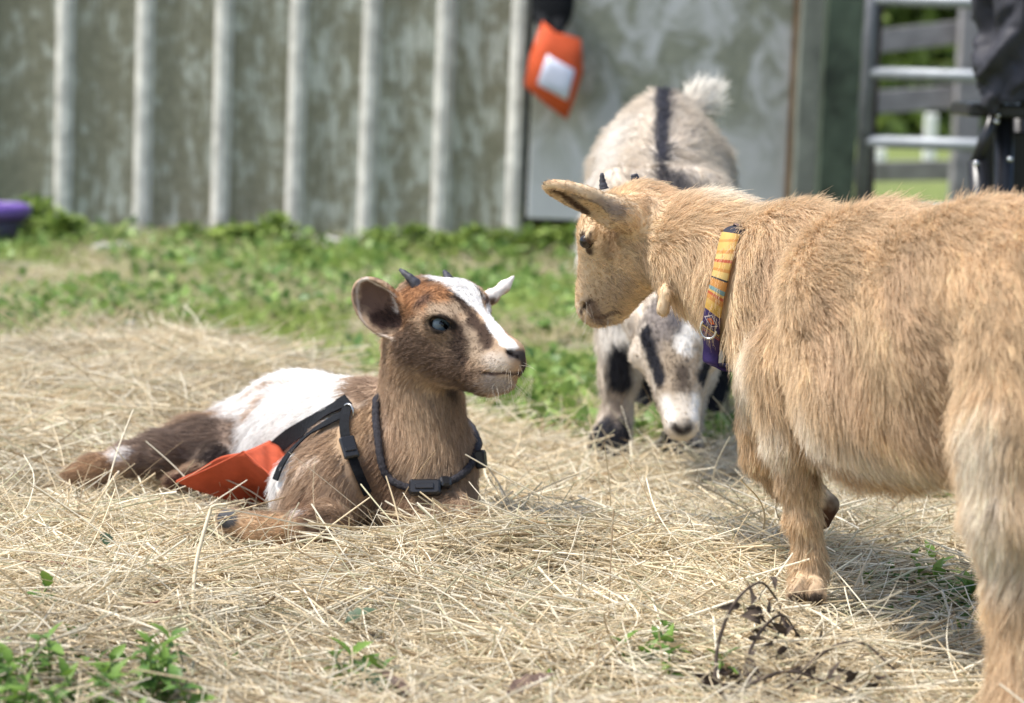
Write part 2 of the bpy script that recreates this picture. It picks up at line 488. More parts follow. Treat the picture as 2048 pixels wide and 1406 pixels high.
# ------------------------------------------------------------------ the lying kid
def build_kid():
    b = Body(.0022)
    K = dict(k=.022)
    # trunk, hip, thigh, folded legs
    b.chain([(735, 855, 2.67, 98), (600, 895, 2.86, 142), (520, 905, 2.97, 108)], L=.013, flow=P(520, 905, 2.97) - P(735, 855, 2.67) + np.array((0, 0, -.10)), k=.03)
    b.cone((838, 690, 2.625, 70), (843, 900, 2.625, 92), L=.013, k=.02)
    b.cone((835, 950, 2.63, 112), (850, 1010, 2.61, 104), L=.014, k=.03, flow=(0, -.2, -1))
    b.cone((700, 930, 2.62, 96), (640, 985, 2.59, 88), L=.015, k=.03, flow=(-.6, 0, -.8))
    b.cone((640, 985, 2.585, 82), (640, 1050, 2.54, 50), L=.012, k=.02, flow=(-.4, 0, -.6))
    b.chain([(655, 1052, 2.52, 44), (520, 1062, 2.52, 29), (470, 1045, 2.525, 25)], L=.010, k=.015)
    b.cone((466, 1042, 2.52, 22), (453, 1038, 2.52, 20), L=.001, k=.006)
    b.cone((900, 1050, 2.56, 60), (960, 1075, 2.56, 40), L=.012, k=.02, flow=(0, 0, -1))
    b.chain([(475, 890, 2.90, 80), (395, 902, 2.84, 56), (320, 912, 2.80, 36)], L=.020, k=.03)
    b.chain([(320, 905, 2.80, 38), (255, 918, 2.78, 27), (190, 938, 2.76, 24), (150, 948, 2.76, 19)], L=.011, k=.015)
    b.chain([(430, 925, 2.80, 34), (395, 950, 2.76, 22), (350, 962, 2.74, 18)], L=.010, k=.015)
    # head
    b.cone((848, 618, 2.612, 66), (893, 630, 2.585, 70), L=.0065, k=.02, flow=(-.9, .2, -.1))
    b.ball((928, 620, 2.60, 50), L=.005, k=.02, flow=(-.8, .2, .35))
    b.cone((905, 642, 2.575, 60), (1000, 703, 2.53, 38), L=.0035, k=.02, flow=(-.8, .2, .35))
    b.cone((852, 694, 2.60, 68), (978, 746, 2.535, 42), L=.0065, k=.02, flow=(-.8, .2, -.3))
    b.ball((1022, 707, 2.513, 28), L=.0015, k=.014, flow=(-.8, .2, .3))
    b.cone((980, 732, 2.525, 36), (1026, 730, 2.513, 24), L=.003, k=.012, flow=(-.9, .1, -.2))
    b.cone((970, 756, 2.53, 30), (1008, 760, 2.524, 24), L=.005, k=.010, flow=(-.9, 0, -.4))
    out = unit((.22, -.95, .14))
    fwd = unit(P(1010, 715, 2.52) - P(860, 625, 2.60))
    er = b  # orbit
    b.ell(P(884, 641, 2.551), fwd, out, (.0165, .0135, .010), k=.012, L=.003, flow=(-.8, .2, .3))
    b.ell(P(882, 634, 2.545), fwd + np.array((0, 0, .1)), out, (.0155, .0055, .009), k=.008, L=.003, flow=(-.8, .2, .3))
    b.ell(P(880, 648, 2.541), fwd + np.array((0, 0, .28)), out, (.0128, .0064, .014), k=.003, sub=True)
    # nostril and mouth
    b.ell(P(1021, 706, 2.497), unit((.6, -.2, -.35)), unit((.25, -.95, .2)), (.0065, .0028, .006), k=.003, sub=True)
    b.ell(P(1046, 712, 2.515), unit((.5, .1, -.35)), unit((.8, -.3, .2)), (.005, .0024, .005), k=.003, sub=True)
    mp = [(962, 744, 2.513), (985, 748, 2.503), (1010, 746, 2.497), (1035, 745, 2.497), (1050, 742, 2.51)]
    b.chain([(u, v, d, 2.3) for u, v, d in mp], sub=True, k=.004)
    # near ear: open cup turned to the camera; far ear seen along its edge
    base, tip = P(806, 655, 2.595), P(733, 568, 2.60)
    ax = tip - base; nrm = unit((-.35, -.93, .05)); mid = P(760, 615, 2.595)
    eflow = ax
    b.ell(mid, ax, nrm, (.0385, .0262, .0135), k=.006, L=.0028, flow=eflow)
    b.cone((806, 650, 2.60, 26), (785, 640, 2.595, 24), k=.014, L=.005, flow=eflow)
    b.ell(mid + nrm * .0085 - unit(ax) * .0005, ax, nrm, (.0352, .0228, .0150), k=.003, sub=True)
    b.ell(P(784, 645, 2.570), ax, nrm, (.016, .011, .020), k=.006, sub=True)
    b.chain([(955, 606, 2.625, 18), (982, 594, 2.65, 12), (1008, 574, 2.665, 9), (1025, 556, 2.675, 5)], L=.003, k=.010)
    b.build()

    BR, DK, RU, WH, TN = (.47, .335, .225), (.072, .048, .036), (.36, .185, .09), (.90, .88, .85), (.58, .42, .28)
    c = Coat(b, BR)
    # white saddle over the back, flank and belly
    c.stroke([(640, 775), (560, 800), (505, 830)], 70, WH, .12, .3).stroke([(660, 800), (560, 870), (500, 905)], 62, WH, .12, .3)
    c.stroke([(690, 760), (640, 745), (560, 752), (480, 800), (462, 830)], 34, WH, .2, .4)
    c.ball(P(570, 748, 2.90), .07, WH, .12, .2).ball(P(640, 738, 2.85), .055, WH, .12, .2).ball(P(610, 790, 2.93), .105, WH, .12, .25).ball(P(520, 830, 3.0), .075, WH, .15, .3).ball(P(560, 745, 3.0), .06, WH, .15, .3)
    c.stroke([(465, 890), (480, 930), (505, 960), (560, 940)], 44, WH, .2, .4)
    c.stroke([(625, 930), (590, 975), (555, 1020)], 20, (.74, .62, .50), .5, .6)
    c.stroke([(527, 795), (500, 830)], 10, (.52, .36, .24), .7, .8)
    c.stroke([(735, 770), (745, 800), (735, 850)], 46, (.43, .31, .22), .2, .4)
    c.stroke([(700, 900), (690, 960), (620, 990)], 60, BR, .3, .5).stroke([(735, 830), (700, 880)], 36, (.50, .35, .22), .4)
    c.stroke([(690, 822), (730, 806)], 7, (.66, .56, .46), .7, .8)
    # hind leg
    c.stroke([(425, 870), (370, 880), (310, 895)], 62, (.29, .215, .165), .3, .5).stroke([(440, 905), (430, 930)], 34, (.06, .045, .04), .5)  # near-black stroke paints the shade of the gap beside the leg
    c.stroke([(250, 905), (225, 915)], 16, (.74, .70, .66), .4).stroke([(205, 925), (150, 945)], 24, (.42, .27, .16), .4)
    c.stroke([(395, 950), (350, 962)], 20, (.13, .07, .05), .4)
    # chest and foreleg
    c.stroke([(790, 1000), (760, 940)], 42, (.34, .22, .14), .5).stroke([(610, 1000), (625, 1040)], 20, (.30, .19, .12), .6)
    c.stroke([(603, 1020), (592, 1030)], 9, (.86, .82, .78), .6, .9)
    c.stroke([(560, 1058), (500, 1060)], 40, (.58, .40, .24), .4).stroke([(655, 1045), (690, 1060)], 30, (.20, .13, .085), .5)
    c.stroke([(452, 1036)], 24, (.10, .10, .105), .15, .1)
    c.stroke([(835, 800), (850, 880), (850, 940)], 42, (.58, .43, .29), .7, .5)
    # head markings
    c.stroke([(800, 610), (840, 580), (870, 590)], 40, RU, .4).stroke([(810, 640), (815, 680)], 30, (.19, .10, .05), .5)
    c.stroke([(870, 560), (885, 548)], 10, (.10, .07, .055), .6)
    c.stroke([(815, 690), (850, 705), (890, 730), (935, 765)], 40, (.16, .105, .072), .5).stroke([(860, 660), (890, 690)], 16, (.26, .18, .12), .7).stroke([(905, 775), (950, 784)], 14, (.12, .085, .065), .7)
    c.stroke([(925, 610), (900, 622), (865, 618)], 16, (.38, .285, .20), .7)
    c.stroke([(935, 655), (950, 700), (962, 715)], 20, (.37, .28, .20), .6)
    c.stroke([(909, 657), (917, 684), (926, 714)], 18, DK, .6, .8).stroke([(838, 605), (852, 598)], 14, (.16, .09, .06), .6)
    c.stroke([(914, 592), (936, 615), (950, 642)], 11, DK, .6, .9).stroke([(955, 648), (970, 662), (978, 684)], 18, DK, .55, .9)
    
    c.stroke([(875, 553), (905, 555), (935, 575), (958, 605), (975, 635), (992, 658), (1008, 678), (1022, 690)], 13, WH, .2, .45)
    c.stroke([(872, 552), (900, 562), (925, 582), (948, 606)], 15, WH, .3, .5).stroke([(895, 550), (925, 560), (958, 588), (978, 620), (1000, 668)], 14, WH, .2, .4).stroke([(960, 585), (966, 600)], 6, DK, .4)
    c.stroke([(985, 725), (1000, 728)], 20, (.64, .55, .46), .7).stroke([(1010, 768), (985, 768)], 22, (.45, .39, .35), .7)
    c.stroke([(1024, 708), (1047, 712)], 12, (.085, .075, .074), .4, .2).stroke([(1014, 703), (1022, 709), (1034, 713)], 4, (.018, .014, .014), .5, .2).stroke([(1046, 725), (1050, 735)], 8, (.09, .07, .065), .4)
    c.stroke([(962, 744), (985, 748), (1010, 746), (1035, 746), (1050, 742)], 4, (.085, .055, .05), .7, .3)
    c.ball(P(880, 648, 2.541), .0125, (.018, .014, .012), .25, .12).stroke([(863, 649), (880, 648), (908, 652)], 9, (.02, .016, .014), .35, .25)
    c.stroke([(860, 640), (880, 632), (900, 640), (914, 655)], 5, (.03, .022, .018), .5, .3)
    # ears
    c.stroke([(770, 612), (745, 590)], 36, (.15, .095, .075), .3).stroke([(790, 640), (770, 640)], 26, (.05, .03, .025), .4)
    c.stroke([(790, 600), (795, 620)], 7, (.55, .48, .44), .7, .9)
    c.stroke([(714, 585), (718, 565), (733, 556), (755, 570), (790, 592)], 3, (.64, .56, .49), .6, .5).stroke([(714, 590), (722, 640), (750, 668), (790, 678)], 3.2, (.60, .50, .42), .6, .5)
    c.stroke([(985, 588), (1024, 557)], 16, (.82, .76, .70), .3).stroke([(985, 604), (970, 606)], 8, (.14, .09, .07), .6)

    root = empty('goat', P(700, 1040, 2.7) * (1, 1, 0), 'brown and white goat kid lying in the hay with pale blue eye and orange harness', 'goat', 'goats')
    o = body_object(b, c, 'body', root)
    ec, _ = eye_object(b, 881, 649, .0118, unit((.36, -.92, .05)), root, (.125, .16, .185), .006, depth=2.5556, pupil_ax=fwd, irq=.9)
    horn_object(P(840, 578, 2.592), P(820, 556, 2.592), P(800, 539, 2.60), .0080, .0018, root)
    horn_object(P(897, 560, 2.63), P(893, 550, 2.635), P(888, 542, 2.64), .006, .0018, root)

    # harness and collar paths, found on the skin
    def ribbon(pix, wpx, off, name, mat, parent, n=26, thick=.0016, twist=None):
        pts = smooth_path([b.hit(*q) if len(q) == 2 else P(*q) for q in pix], n)
        nr = b.normal(pts, .012); nr = unit(nr)
        for _ in range(3): nr[1:-1] = unit(nr[:-2] + nr[1:-1] * 2 + nr[2:])
        T = unit(np.gradient(pts, axis=0)); side = unit(np.cross(T, nr)); ctr = pts + nr * off
        h = wpx * pts[:, 1] / FPX / 2; h = h[:, None]
        mb = MB(); v = []
        for i in range(n):
            v += [ctr[i] - side[i] * h[i] - nr[i] * thick / 2, ctr[i] + side[i] * h[i] - nr[i] * thick / 2, ctr[i] + side[i] * h[i] + nr[i] * thick / 2, ctr[i] - side[i] * h[i] + nr[i] * thick / 2]
        f = []
        for i in range(n - 1):
            for j in range(4): f.append((i * 4 + j, i * 4 + (j + 1) % 4, i * 4 + 4 + (j + 1) % 4, i * 4 + 4 + j))
        f += [(3, 2, 1, 0), (n * 4 - 4, n * 4 - 3, n * 4 - 2, n * 4 - 1)]
        mb.add(v, f); return mb.build(name, mat, parent), pts, ctr, nr, T, side
    hr = empty('harness', P(690, 830, 2.6), 'black webbing harness with an orange cloth flap, worn by the lying kid', 'harness')
    s1 = ribbon([(700, 806), (672, 822), (628, 850), (585, 875), (552, 902)], 34, .006, 'strap', M['black_web'], hr)
    s2 = ribbon([(697, 832), (668, 848), (630, 872), (596, 902), (572, 934), (560, 962)], 22, .006, 'strap', M['black_web'], hr)
    s3 = ribbon([(697, 822), (691, 850), (692, 885), (700, 915), (712, 950), (728, 985)], 20, .007, 'strap', M['black_web'], hr)
    q = s3[2]; i = 13
    R = np.stack([s3[5][i], s3[4][i], s3[3][i]], 1)
    MB().box(q[i] + s3[3][i] * .002, (.017, .026, .006), R, .0015).build('slider_buckle', M['black_plastic'], hr)
    MB().box(q[i] + s3[3][i] * .0055 + s3[4][i] * .004, (.012, .004, .002), R, .0006).build('slider_buckle_bar', M['black_plastic'], hr)
    rc = b.hit(697, 822) + np.array((0, -.006, 0))
    MB().tube([rc + .0085 * (math.cos(t) * np.array((.7, -.5, 0)) + math.sin(t) * np.array((0, .1, 1.0))) for t in np.linspace(0, 2 * math.pi, 24, endpoint=False)], .0011, 8, closed=True, up=(.5, .8, 0)).build('ring', M['steel'], hr, True)
    # orange flap: an upper tongue under the strap and a lower folded panel standing off the belly
    def cloth(name, corners, nu, nv, sag, parent, thick=.0016, seed=0):
        a, b_, c_, d_ = [np.array(x) for x in corners]
        g = []
        nrm = unit(np.cross(b_ - a, d_ - a))
        for j in range(nv):
            for i in range(nu):
                u, v = i / (nu - 1), j / (nv - 1)
                p = a * (1 - u) * (1 - v) + b_ * u * (1 - v) + c_ * u * v + d_ * (1 - u) * v
                k = sag * 4 * u * (1 - u) * (.4 + .6 * v)
                k += .0022 * math.sin(u * 9 + v * 4 + seed) * math.sin(v * 6 + seed)
                g.append(p + nrm * k)
        g = np.array(g); g2 = g + nrm * thick; n = nu * nv
        f = []
        for j in range(nv - 1):
            for i in range(nu - 1):
                q = (j * nu + i, j * nu + i + 1, (j + 1) * nu + i + 1, (j + 1) * nu + i)
                f.append(q[::-1]); f.append(tuple(n + x for x in q))
        rim = [i for i in range(nu)] + [j * nu + nu - 1 for j in range(1, nv)] + [(nv - 1) * nu + i for i in range(nu - 2, -1, -1)] + [j * nu for j in range(nv - 2, 0, -1)]
        for x, y in zip(rim, rim[1:] + rim[:1]): f.append((x, y, n + y, n + x))
        return MB().add(np.vstack([g, g2]), f).build(name, M['orange'], parent, True)
    cloth('flap_tongue', [P(488, 903, 2.634), P(540, 880, 2.735), P(586, 915, 2.69), P(555, 964, 2.604)], 12, 10, .003, hr)
    cloth('flap_panel', [P(352, 966, 2.655), P(490, 903, 2.635), P(553, 960, 2.605), P(526, 1030, 2.72)], 18, 14, .012, hr, seed=2)

    tp = smooth_path([P(352, 965, 2.653), P(420, 936, 2.642), P(488, 903, 2.631)], 14)
    MB().tube(tp, .0011, 6).build('hem', M['orange'], hr, True)
    MB().tube(smooth_path([P(488, 903, 2.631), P(522, 934, 2.614), P(555, 963, 2.601)], 14), .0009, 6).build('hem', M['orange'], hr, True)
    co = empty('collar', P(850, 980, 2.55), 'black braided cord collar with plastic clip, round the neck of the lying kid', 'collar', 'goat collars')
    vis = [(762, 800), (756, 840), (757, 880), (764, 925), (780, 955), (815, 975), (855, 980), (900, 965), (930, 935), (945, 900)]
    pts = [b.hit(*q_) for q_ in vis]
    pts = [p + b.normal(p[None])[0] * .0055 for p in pts]
    pts += [P(955, 880, 2.66), P(930, 840, 2.72), P(850, 790, 2.725), P(785, 775, 2.68)]
    loop = smooth_path(pts + [pts[0]], 120)[:-1]
    tw = np.array([.0043 + .0004 * math.sin(i * 2.1) for i in range(len(loop))])
    MB().tube(loop, tw, 10, closed=True).build('band', M['collar_cord'], co, True)
    def clip(u, v, size, name, ang):
        c_ = b.hit(u, v); nr = b.normal(c_[None], .012)[0]; T = unit((math.cos(ang), 0, math.sin(ang))); T = unit(T - np.dot(T, nr) * nr)
        R_ = np.stack([T, np.cross(nr, T), nr], 1)
        MB().box(c_ + nr * .012, size, R_, .002).build(name, M['black_plastic'], co)
        return c_, nr, T, R_
    c_, nr, T, R_ = clip(852, 982, (.034, .017, .011), 'clip', .02)
    MB().box(c_ + nr * .0182, (.020, .006, .002), R_, .0006).build('clip_tongue', M['black_plastic'], co)
    clip(886, 978, (.012, .013, .010), 'clip_end', .25)
    clip(941, 920, (.020, .011, .012), 'cord_lock', 1.35)

    skip = [(P(880, 648, 2.541), .0125), (b.hit(1022, 707), .0085), (b.hit(1042, 712), .008), (b.hit(452, 1036), .012),
            (s1[1], .0105), (s2[1], .0072), (s3[1], .0065), (np.array([b.hit(1020, 747), b.hit(985, 748)]), .003)]
    hc = P(930, 680, 2.57)
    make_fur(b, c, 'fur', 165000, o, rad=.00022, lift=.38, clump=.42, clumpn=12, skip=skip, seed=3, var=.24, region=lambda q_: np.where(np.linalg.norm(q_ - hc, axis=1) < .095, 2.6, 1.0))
    whiskers([b.hit(u, v) for u, v in ((1012, 772), (1000, 778), (1025, 768), (985, 782), (1040, 752), (1018, 736), (1005, 730), (1030, 775), (1043, 728), (990, 770))], b, root, 4, .016)
    return b

# ------------------------------------------------------------------ the tan goat
def build_tan():
    b = Body(.0028)
    back = unit(P(1960, 640, 2.05) - P(1605, 600, 2.33)) + np.array((0, 0, -.35))
    b.cone((1612, 545, 2.34, 132), (1612, 690, 2.33, 135), k=.03, L=.020, flow=back)
    b.cone((1650, 560, 2.31, 120), (1760, 600, 2.2, 172), k=.028, L=.020, flow=back)
    b.cone((1655, 690, 2.30, 116), (1790, 765, 2.17, 180), k=.03, L=.020, flow=back + np.array((0, 0, -.5)))
    b.cone((1760, 600, 2.2, 172), (1985, 620, 2.05, 190), k=.03, L=.020, flow=back)
    b.cone((1790, 765, 2.17, 180), (1960, 780, 2.07, 168), k=.03, L=.023, flow=back + np.array((0, 0, -.5)))
    b.cone((1985, 620, 2.05, 190), (2180, 640, 1.93, 215), k=.04, L=.024, flow=back)
    b.chain([(2330, 520, 1.90, 50), (2365, 470, 1.88, 34), (2380, 410, 1.87, 18)], k=.02, L=.030)
    # near hind leg
    hl = (.1, -.1, -1)
    b.chain([(2090, 760, 1.93, 165), (2062, 880, 1.91, 140), (2032, 1020, 1.89, 88), (2045, 1170, 1.89, 58), (2040, 1400, 1.87, 50), (2038, 1450, 1.87, 58), (2032, 1490, 1.86, 54)], k=.02, L=.017, flow=hl)
    b.chain([(2190, 800, 2.03, 140), (2150, 1000, 2.04, 80), (2170, 1150, 2.05, 52), (2160, 1320, 2.05, 46), (2155, 1375, 2.05, 50)], k=.02, L=.015, flow=hl)
    # near foreleg, standing
    b.cone((1600, 740, 2.26, 100), (1590, 870, 2.25, 56), k=.03, L=.020, flow=(.3, 0, -1))
    b.chain([(1590, 870, 2.25, 50), (1598, 960, 2.25, 35), (1605, 1040, 2.25, 30), (1617, 1105, 2.25, 26), (1615, 1145, 2.25, 33)], k=.012, L=.009, flow=(0, -.1, -1))
    b.chain([(1617, 1145, 2.25, 36), (1612, 1172, 2.24, 34)], k=.008, L=.006, flow=(0, 0, -1))
    b.cone((1598, 1172, 2.225, 20), (1592, 1192, 2.215, 19), k=.004, L=.004, flow=(0, 0, -1))
    b.cone((1630, 1172, 2.225, 20), (1632, 1192, 2.215, 19), k=.004, L=.004, flow=(0, 0, -1))
    # far foreleg, lifted and bent at the knee
    b.chain([(1545, 760, 2.40, 72), (1525, 850, 2.42, 44), (1526, 905, 2.42, 35), (1570, 960, 2.43, 28), (1622, 990, 2.44, 27)], k=.014, L=.010, flow=(.1, 0, -1))
    b.chain([(1630, 990, 2.44, 26), (1656, 1010, 2.44, 21), (1648, 1045, 2.44, 14)], k=.006, L=.001)
    # neck
    b.cone((1310, 458, 2.49, 76), (1430, 505, 2.44, 104), k=.025, L=.010, flow=(.85, 0, -.5))
    b.cone((1430, 515, 2.44, 112), (1570, 580, 2.36, 140), k=.03, L=.022, flow=(.85, 0, -.5))
    b.cone((1390, 535, 2.46, 46), (1500, 635, 2.40, 74), k=.02, L=.008, flow=(.5, 0, -.9))
    # head
    b.cone((1285, 432, 2.49, 66), (1245, 452, 2.52, 70), k=.02, L=.010, flow=(.9, 0, .1))
    b.cone((1238, 470, 2.525, 66), (1208, 590, 2.605, 38), k=.02, L=.0055, flow=(.35, -.1, .9))
    b.cone((1288, 505, 2.50, 64), (1228, 598, 2.58, 42), k=.02, L=.0055, flow=(.9, 0, .5))
    b.cone((1204, 592, 2.595, 46), (1193, 612, 2.60, 37), k=.012, L=.003, flow=(.3, 0, .9))
    b.cone((1195, 624, 2.598, 27), (1222, 616, 2.585, 30), k=.010, L=.004, flow=(.7, 0, .4))
    b.cone((1196, 462, 2.52, 36), (1192, 600, 2.60, 33), k=.015, L=.004, flow=(.35, -.1, .9))
    b.ball((1196, 490, 2.505, 24), k=.014, L=.003, flow=(.5, 0, .8))
    b.ell(P(1183, 468, 2.475), (.2, .3, .5), (-.6, -.8, 0), (.012, .005, .008), k=.008, L=.003)
    b.ell(P(1167, 482, 2.480), (.15, .2, -.8), (-.6, -.8, .05), (.0095, .0062, .012), k=.003, sub=True)
    b.ell(P(1176, 606, 2.582), (-.35, -.1, -.7), (-.6, -.8, 0), (.009, .0035, .006), k=.004, sub=True)
    b.chain([(1182, 634, 2.575, 3), (1205, 636, 2.568, 3), (1232, 622, 2.558, 3)], sub=True, k=.004)
    # near ear, pointing left, seen from behind with the hollow below
    base, tip = P(1268, 432, 2.455), P(1084, 358, 2.42)
    ax = tip - base; nrm = unit((-.15, -.62, -.77)); mid = P(1175, 403, 2.435)
    b.ell(mid, ax, nrm, (.0515, .0205, .0105), k=.008, L=.0035, flow=ax)
    b.cone((1278, 430, 2.455, 38), (1225, 424, 2.445, 29), k=.016, L=.006, flow=ax)
    b.ell(P(1158, 404, 2.435) + nrm * .0075, ax, nrm, (.043, .0165, .0115), k=.003, sub=True)
    b.chain([(1215, 420, 2.60, 24), (1150, 415, 2.64, 20), (1110, 405, 2.66, 8)], k=.010, L=.003) if False else None
    # wattles
    b.chain([(1338, 550, 2.43, 10), (1332, 585, 2.405, 12), (1325, 620, 2.405, 13)], k=.004, L=.0014, flow=(0, 0, -1))
    b.chain([(1378, 590, 2.48, 11), (1373, 624, 2.48, 11)], k=.004, L=.0014, flow=(0, 0, -1))
    b.build()
    TN = (.74, .565, .37)
    c = Coat(b, TN)
    LT, RD, GR, DK = (.85, .745, .60), (.66, .49, .325), (.36, .29, .235), (.10, .065, .045)
    c.stroke([(1400, 392), (1520, 412)], 40, LT, .7, .5).stroke([(1570, 430), (1700, 395), (1900, 410), (2100, 420)], 40, (.78, .60, .40), .7, .5)  # pale strokes put the rim light on nape and back into the coat
    c.stroke([(1500, 700), (1490, 800), (1540, 880)], 46, LT, .7, .6).stroke([(1620, 850), (1680, 890), (1800, 930)], 56, LT, .8, .7)
    c.stroke([(1950, 860), (1960, 960), (1990, 1100)], 60, LT, .8, .7)
    c.stroke([(1540, 520), (1530, 640)], 34, RD, .8, .7).stroke([(1640, 640), (1700, 760)], 60, (.69, .52, .35), .8, .7).stroke([(1800, 560), (1830, 680)], 70, (.69, .52, .35), .8, .7)
    c.stroke([(1810, 820), (1860, 860)], 50, RD, .9, .7).stroke([(1990, 1005)], 9, (.16, .10, .06), .6).stroke([(1300, 380), (1360, 420)], 34, (.73, .55, .36), .7)
    c.stroke([(1628, 950), (1634, 880)], 10, (.40, .26, .15), .8, .6)
    # face
    c.stroke([(1185, 520), (1175, 580)], 26, (.74, .59, .42), .6).stroke([(1240, 560), (1210, 600), (1200, 630)], 30, (.56, .43, .30), .6)
    c.stroke([(1185, 612), (1195, 640)], 18, (.30, .22, .165), .5).stroke([(1181, 602), (1170, 612), (1162, 627)], 5, (.07, .05, .04), .6)
    c.stroke([(1182, 634), (1205, 636), (1232, 622)], 4, (.16, .10, .07), .5)
    c.stroke([(1163, 474), (1175, 484), (1178, 504)], 9, (.10, .065, .045), .5).stroke([(1180, 470), (1165, 466)], 4, (.12, .08, .06), .6)
    c.stroke([(1225, 470), (1215, 500)], 18, (.42, .29, .18), .8)  # shadow cast by the ear, painted into the cheek
    # ear
    c.stroke([(1240, 425), (1200, 410), (1150, 390)], 17, GR, .5).stroke([(1090, 362), (1120, 385), (1150, 408), (1175, 425)], 8, DK, .5, .4)
    c.stroke([(1080, 354), (1110, 362), (1150, 384)], 5, (.62, .44, .28), .6)
    c.stroke([(1590, 1185), (1640, 1185)], 26, (.44, .32, .21), .6).stroke([(1590, 1200), (1635, 1200)], 16, (.06, .045, .035), .3).stroke([(1656, 1010, 2.44), (1648, 1045, 2.44)], 26, (.10, .05, .03), .2, .2)
    root = empty('goat', P(1780, 1250, 2.2) * (1, 1, 0), 'tan shaggy goat standing with a striped collar and one foreleg lifted', 'goat', 'goats')
    o = body_object(b, c, 'body', root)
    eye_object(b, 1173, 483, .0074, unit((-.72, -.68, .05)), root, (.02, .011, .007), .004, depth=2.494, pupil_ax=(.2, .2, -.9))
    horn_object(P(1208, 378, 2.50), P(1205, 362, 2.50), P(1204, 346, 2.50), .0050, .0016, root)
    horn_object(P(1272, 366, 2.56), P(1270, 356, 2.56), P(1268, 348, 2.56), .006, .0032, root)
    # collar
    co = empty('collar', P(1450, 560, 2.3), 'woven collar of yellow stripes and purple pattern, round the neck of the tan goat', 'collar', 'goat collars')
    pix = [(1487, 458), (1477, 480), (1466, 520), (1457, 560), (1448, 600), (1441, 640), (1438, 680), (1440, 715)]
    vis = [b.hit(*q) for q in pix]
    n0 = [b.normal(p[None], .012)[0] for p in vis]
    vis = [p + n * (.010 if i else .001) for i, (p, n) in enumerate(zip(vis, n0))]
    ctr = P(1462, 570, 2.43)
    hid = [P(1455, 735, 2.41), P(1480, 720, 2.47), P(1500, 600, 2.54), P(1512, 490, 2.52), P(1505, 452, 2.46)]
    pts = vis + hid
    loop = smooth_path(pts + [pts[0]], 160)[:-1]; n = len(loop)
    T = unit(np.roll(loop, -1, 0) - np.roll(loop, 1, 0))
    axn = unit(np.mean(np.cross(loop - ctr, T), axis=0)); 
    along = unit(P(1570, 575, 2.36) - P(1310, 470, 2.49))
    nr = unit(np.cross(np.tile(along, (n, 1)), T)); nr *= np.sign(((loop - ctr) * nr).sum(1).mean())
    side = unit(np.cross(T, nr))
    h, th = .0100, .0022
    v = np.stack([loop - side * h - nr * th / 2, loop + side * h - nr * th / 2, loop + side * h + nr * th / 2, loop - side * h + nr * th / 2], 1).reshape(-1, 3)
    f = [(i * 4 + j, i * 4 + (j + 1) % 4, ((i + 1) % n) * 4 + (j + 1) % 4, ((i + 1) % n) * 4 + j) for i in range(n) for j in range(4)]
    me = mesh_np('band', v, np.array(f))
    arc = np.concatenate([[0], np.cumsum(np.linalg.norm(np.diff(loop, axis=0), axis=1))])
    uv = me.uv_layers.new(name='weave'); co_ = np.zeros((len(me.loops), 2), np.float32)
    li = np.zeros(len(me.loops), np.int32); me.loops.foreach_get('vertex_index', li)
    co_[:, 0] = np.where(np.isin(li % 4, (0, 3)), 0, 1); co_[:, 1] = arc[li // 4] / .150
    uv.data.foreach_set('uv', co_.ravel())
    obj('band', me, M['weave'], co, False)
    rc = b.hit(1440, 645) + b.normal(b.hit(1440, 645)[None], .012)[0] * .013
    MB().tube([rc + .0085 * (math.cos(t) * np.array((.9, -.4, 0)) + math.sin(t) * np.array((0, 0, 1.0))) * np.array((1, 1, 1.15)) for t in np.linspace(0, 2 * math.pi, 28, endpoint=False)], .0012, 8, closed=True, up=(.4, .9, 0)).build('ring', M['steel'], co, True)
    skip = [(P(1167, 482, 2.480), .0085), (b.hit(1176, 606), .0055), (P(1656, 1012, 2.44), .016), (P(1648, 1045, 2.44), .014), (np.array([p for p in loop[22:96:6]]), .0142)]
    rg = lambda q: np.where(proj(q)[:, 0] > 2250, .25, 1.0)
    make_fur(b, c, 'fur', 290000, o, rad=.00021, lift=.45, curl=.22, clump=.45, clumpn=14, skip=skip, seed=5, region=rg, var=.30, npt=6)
    whiskers([b.hit(u, v) for u, v in ((1165, 632), (1175, 645), (1190, 650), (1205, 648), (1160, 615), (1220, 640), (1170, 600))], b, root, 4, .018)
    return b

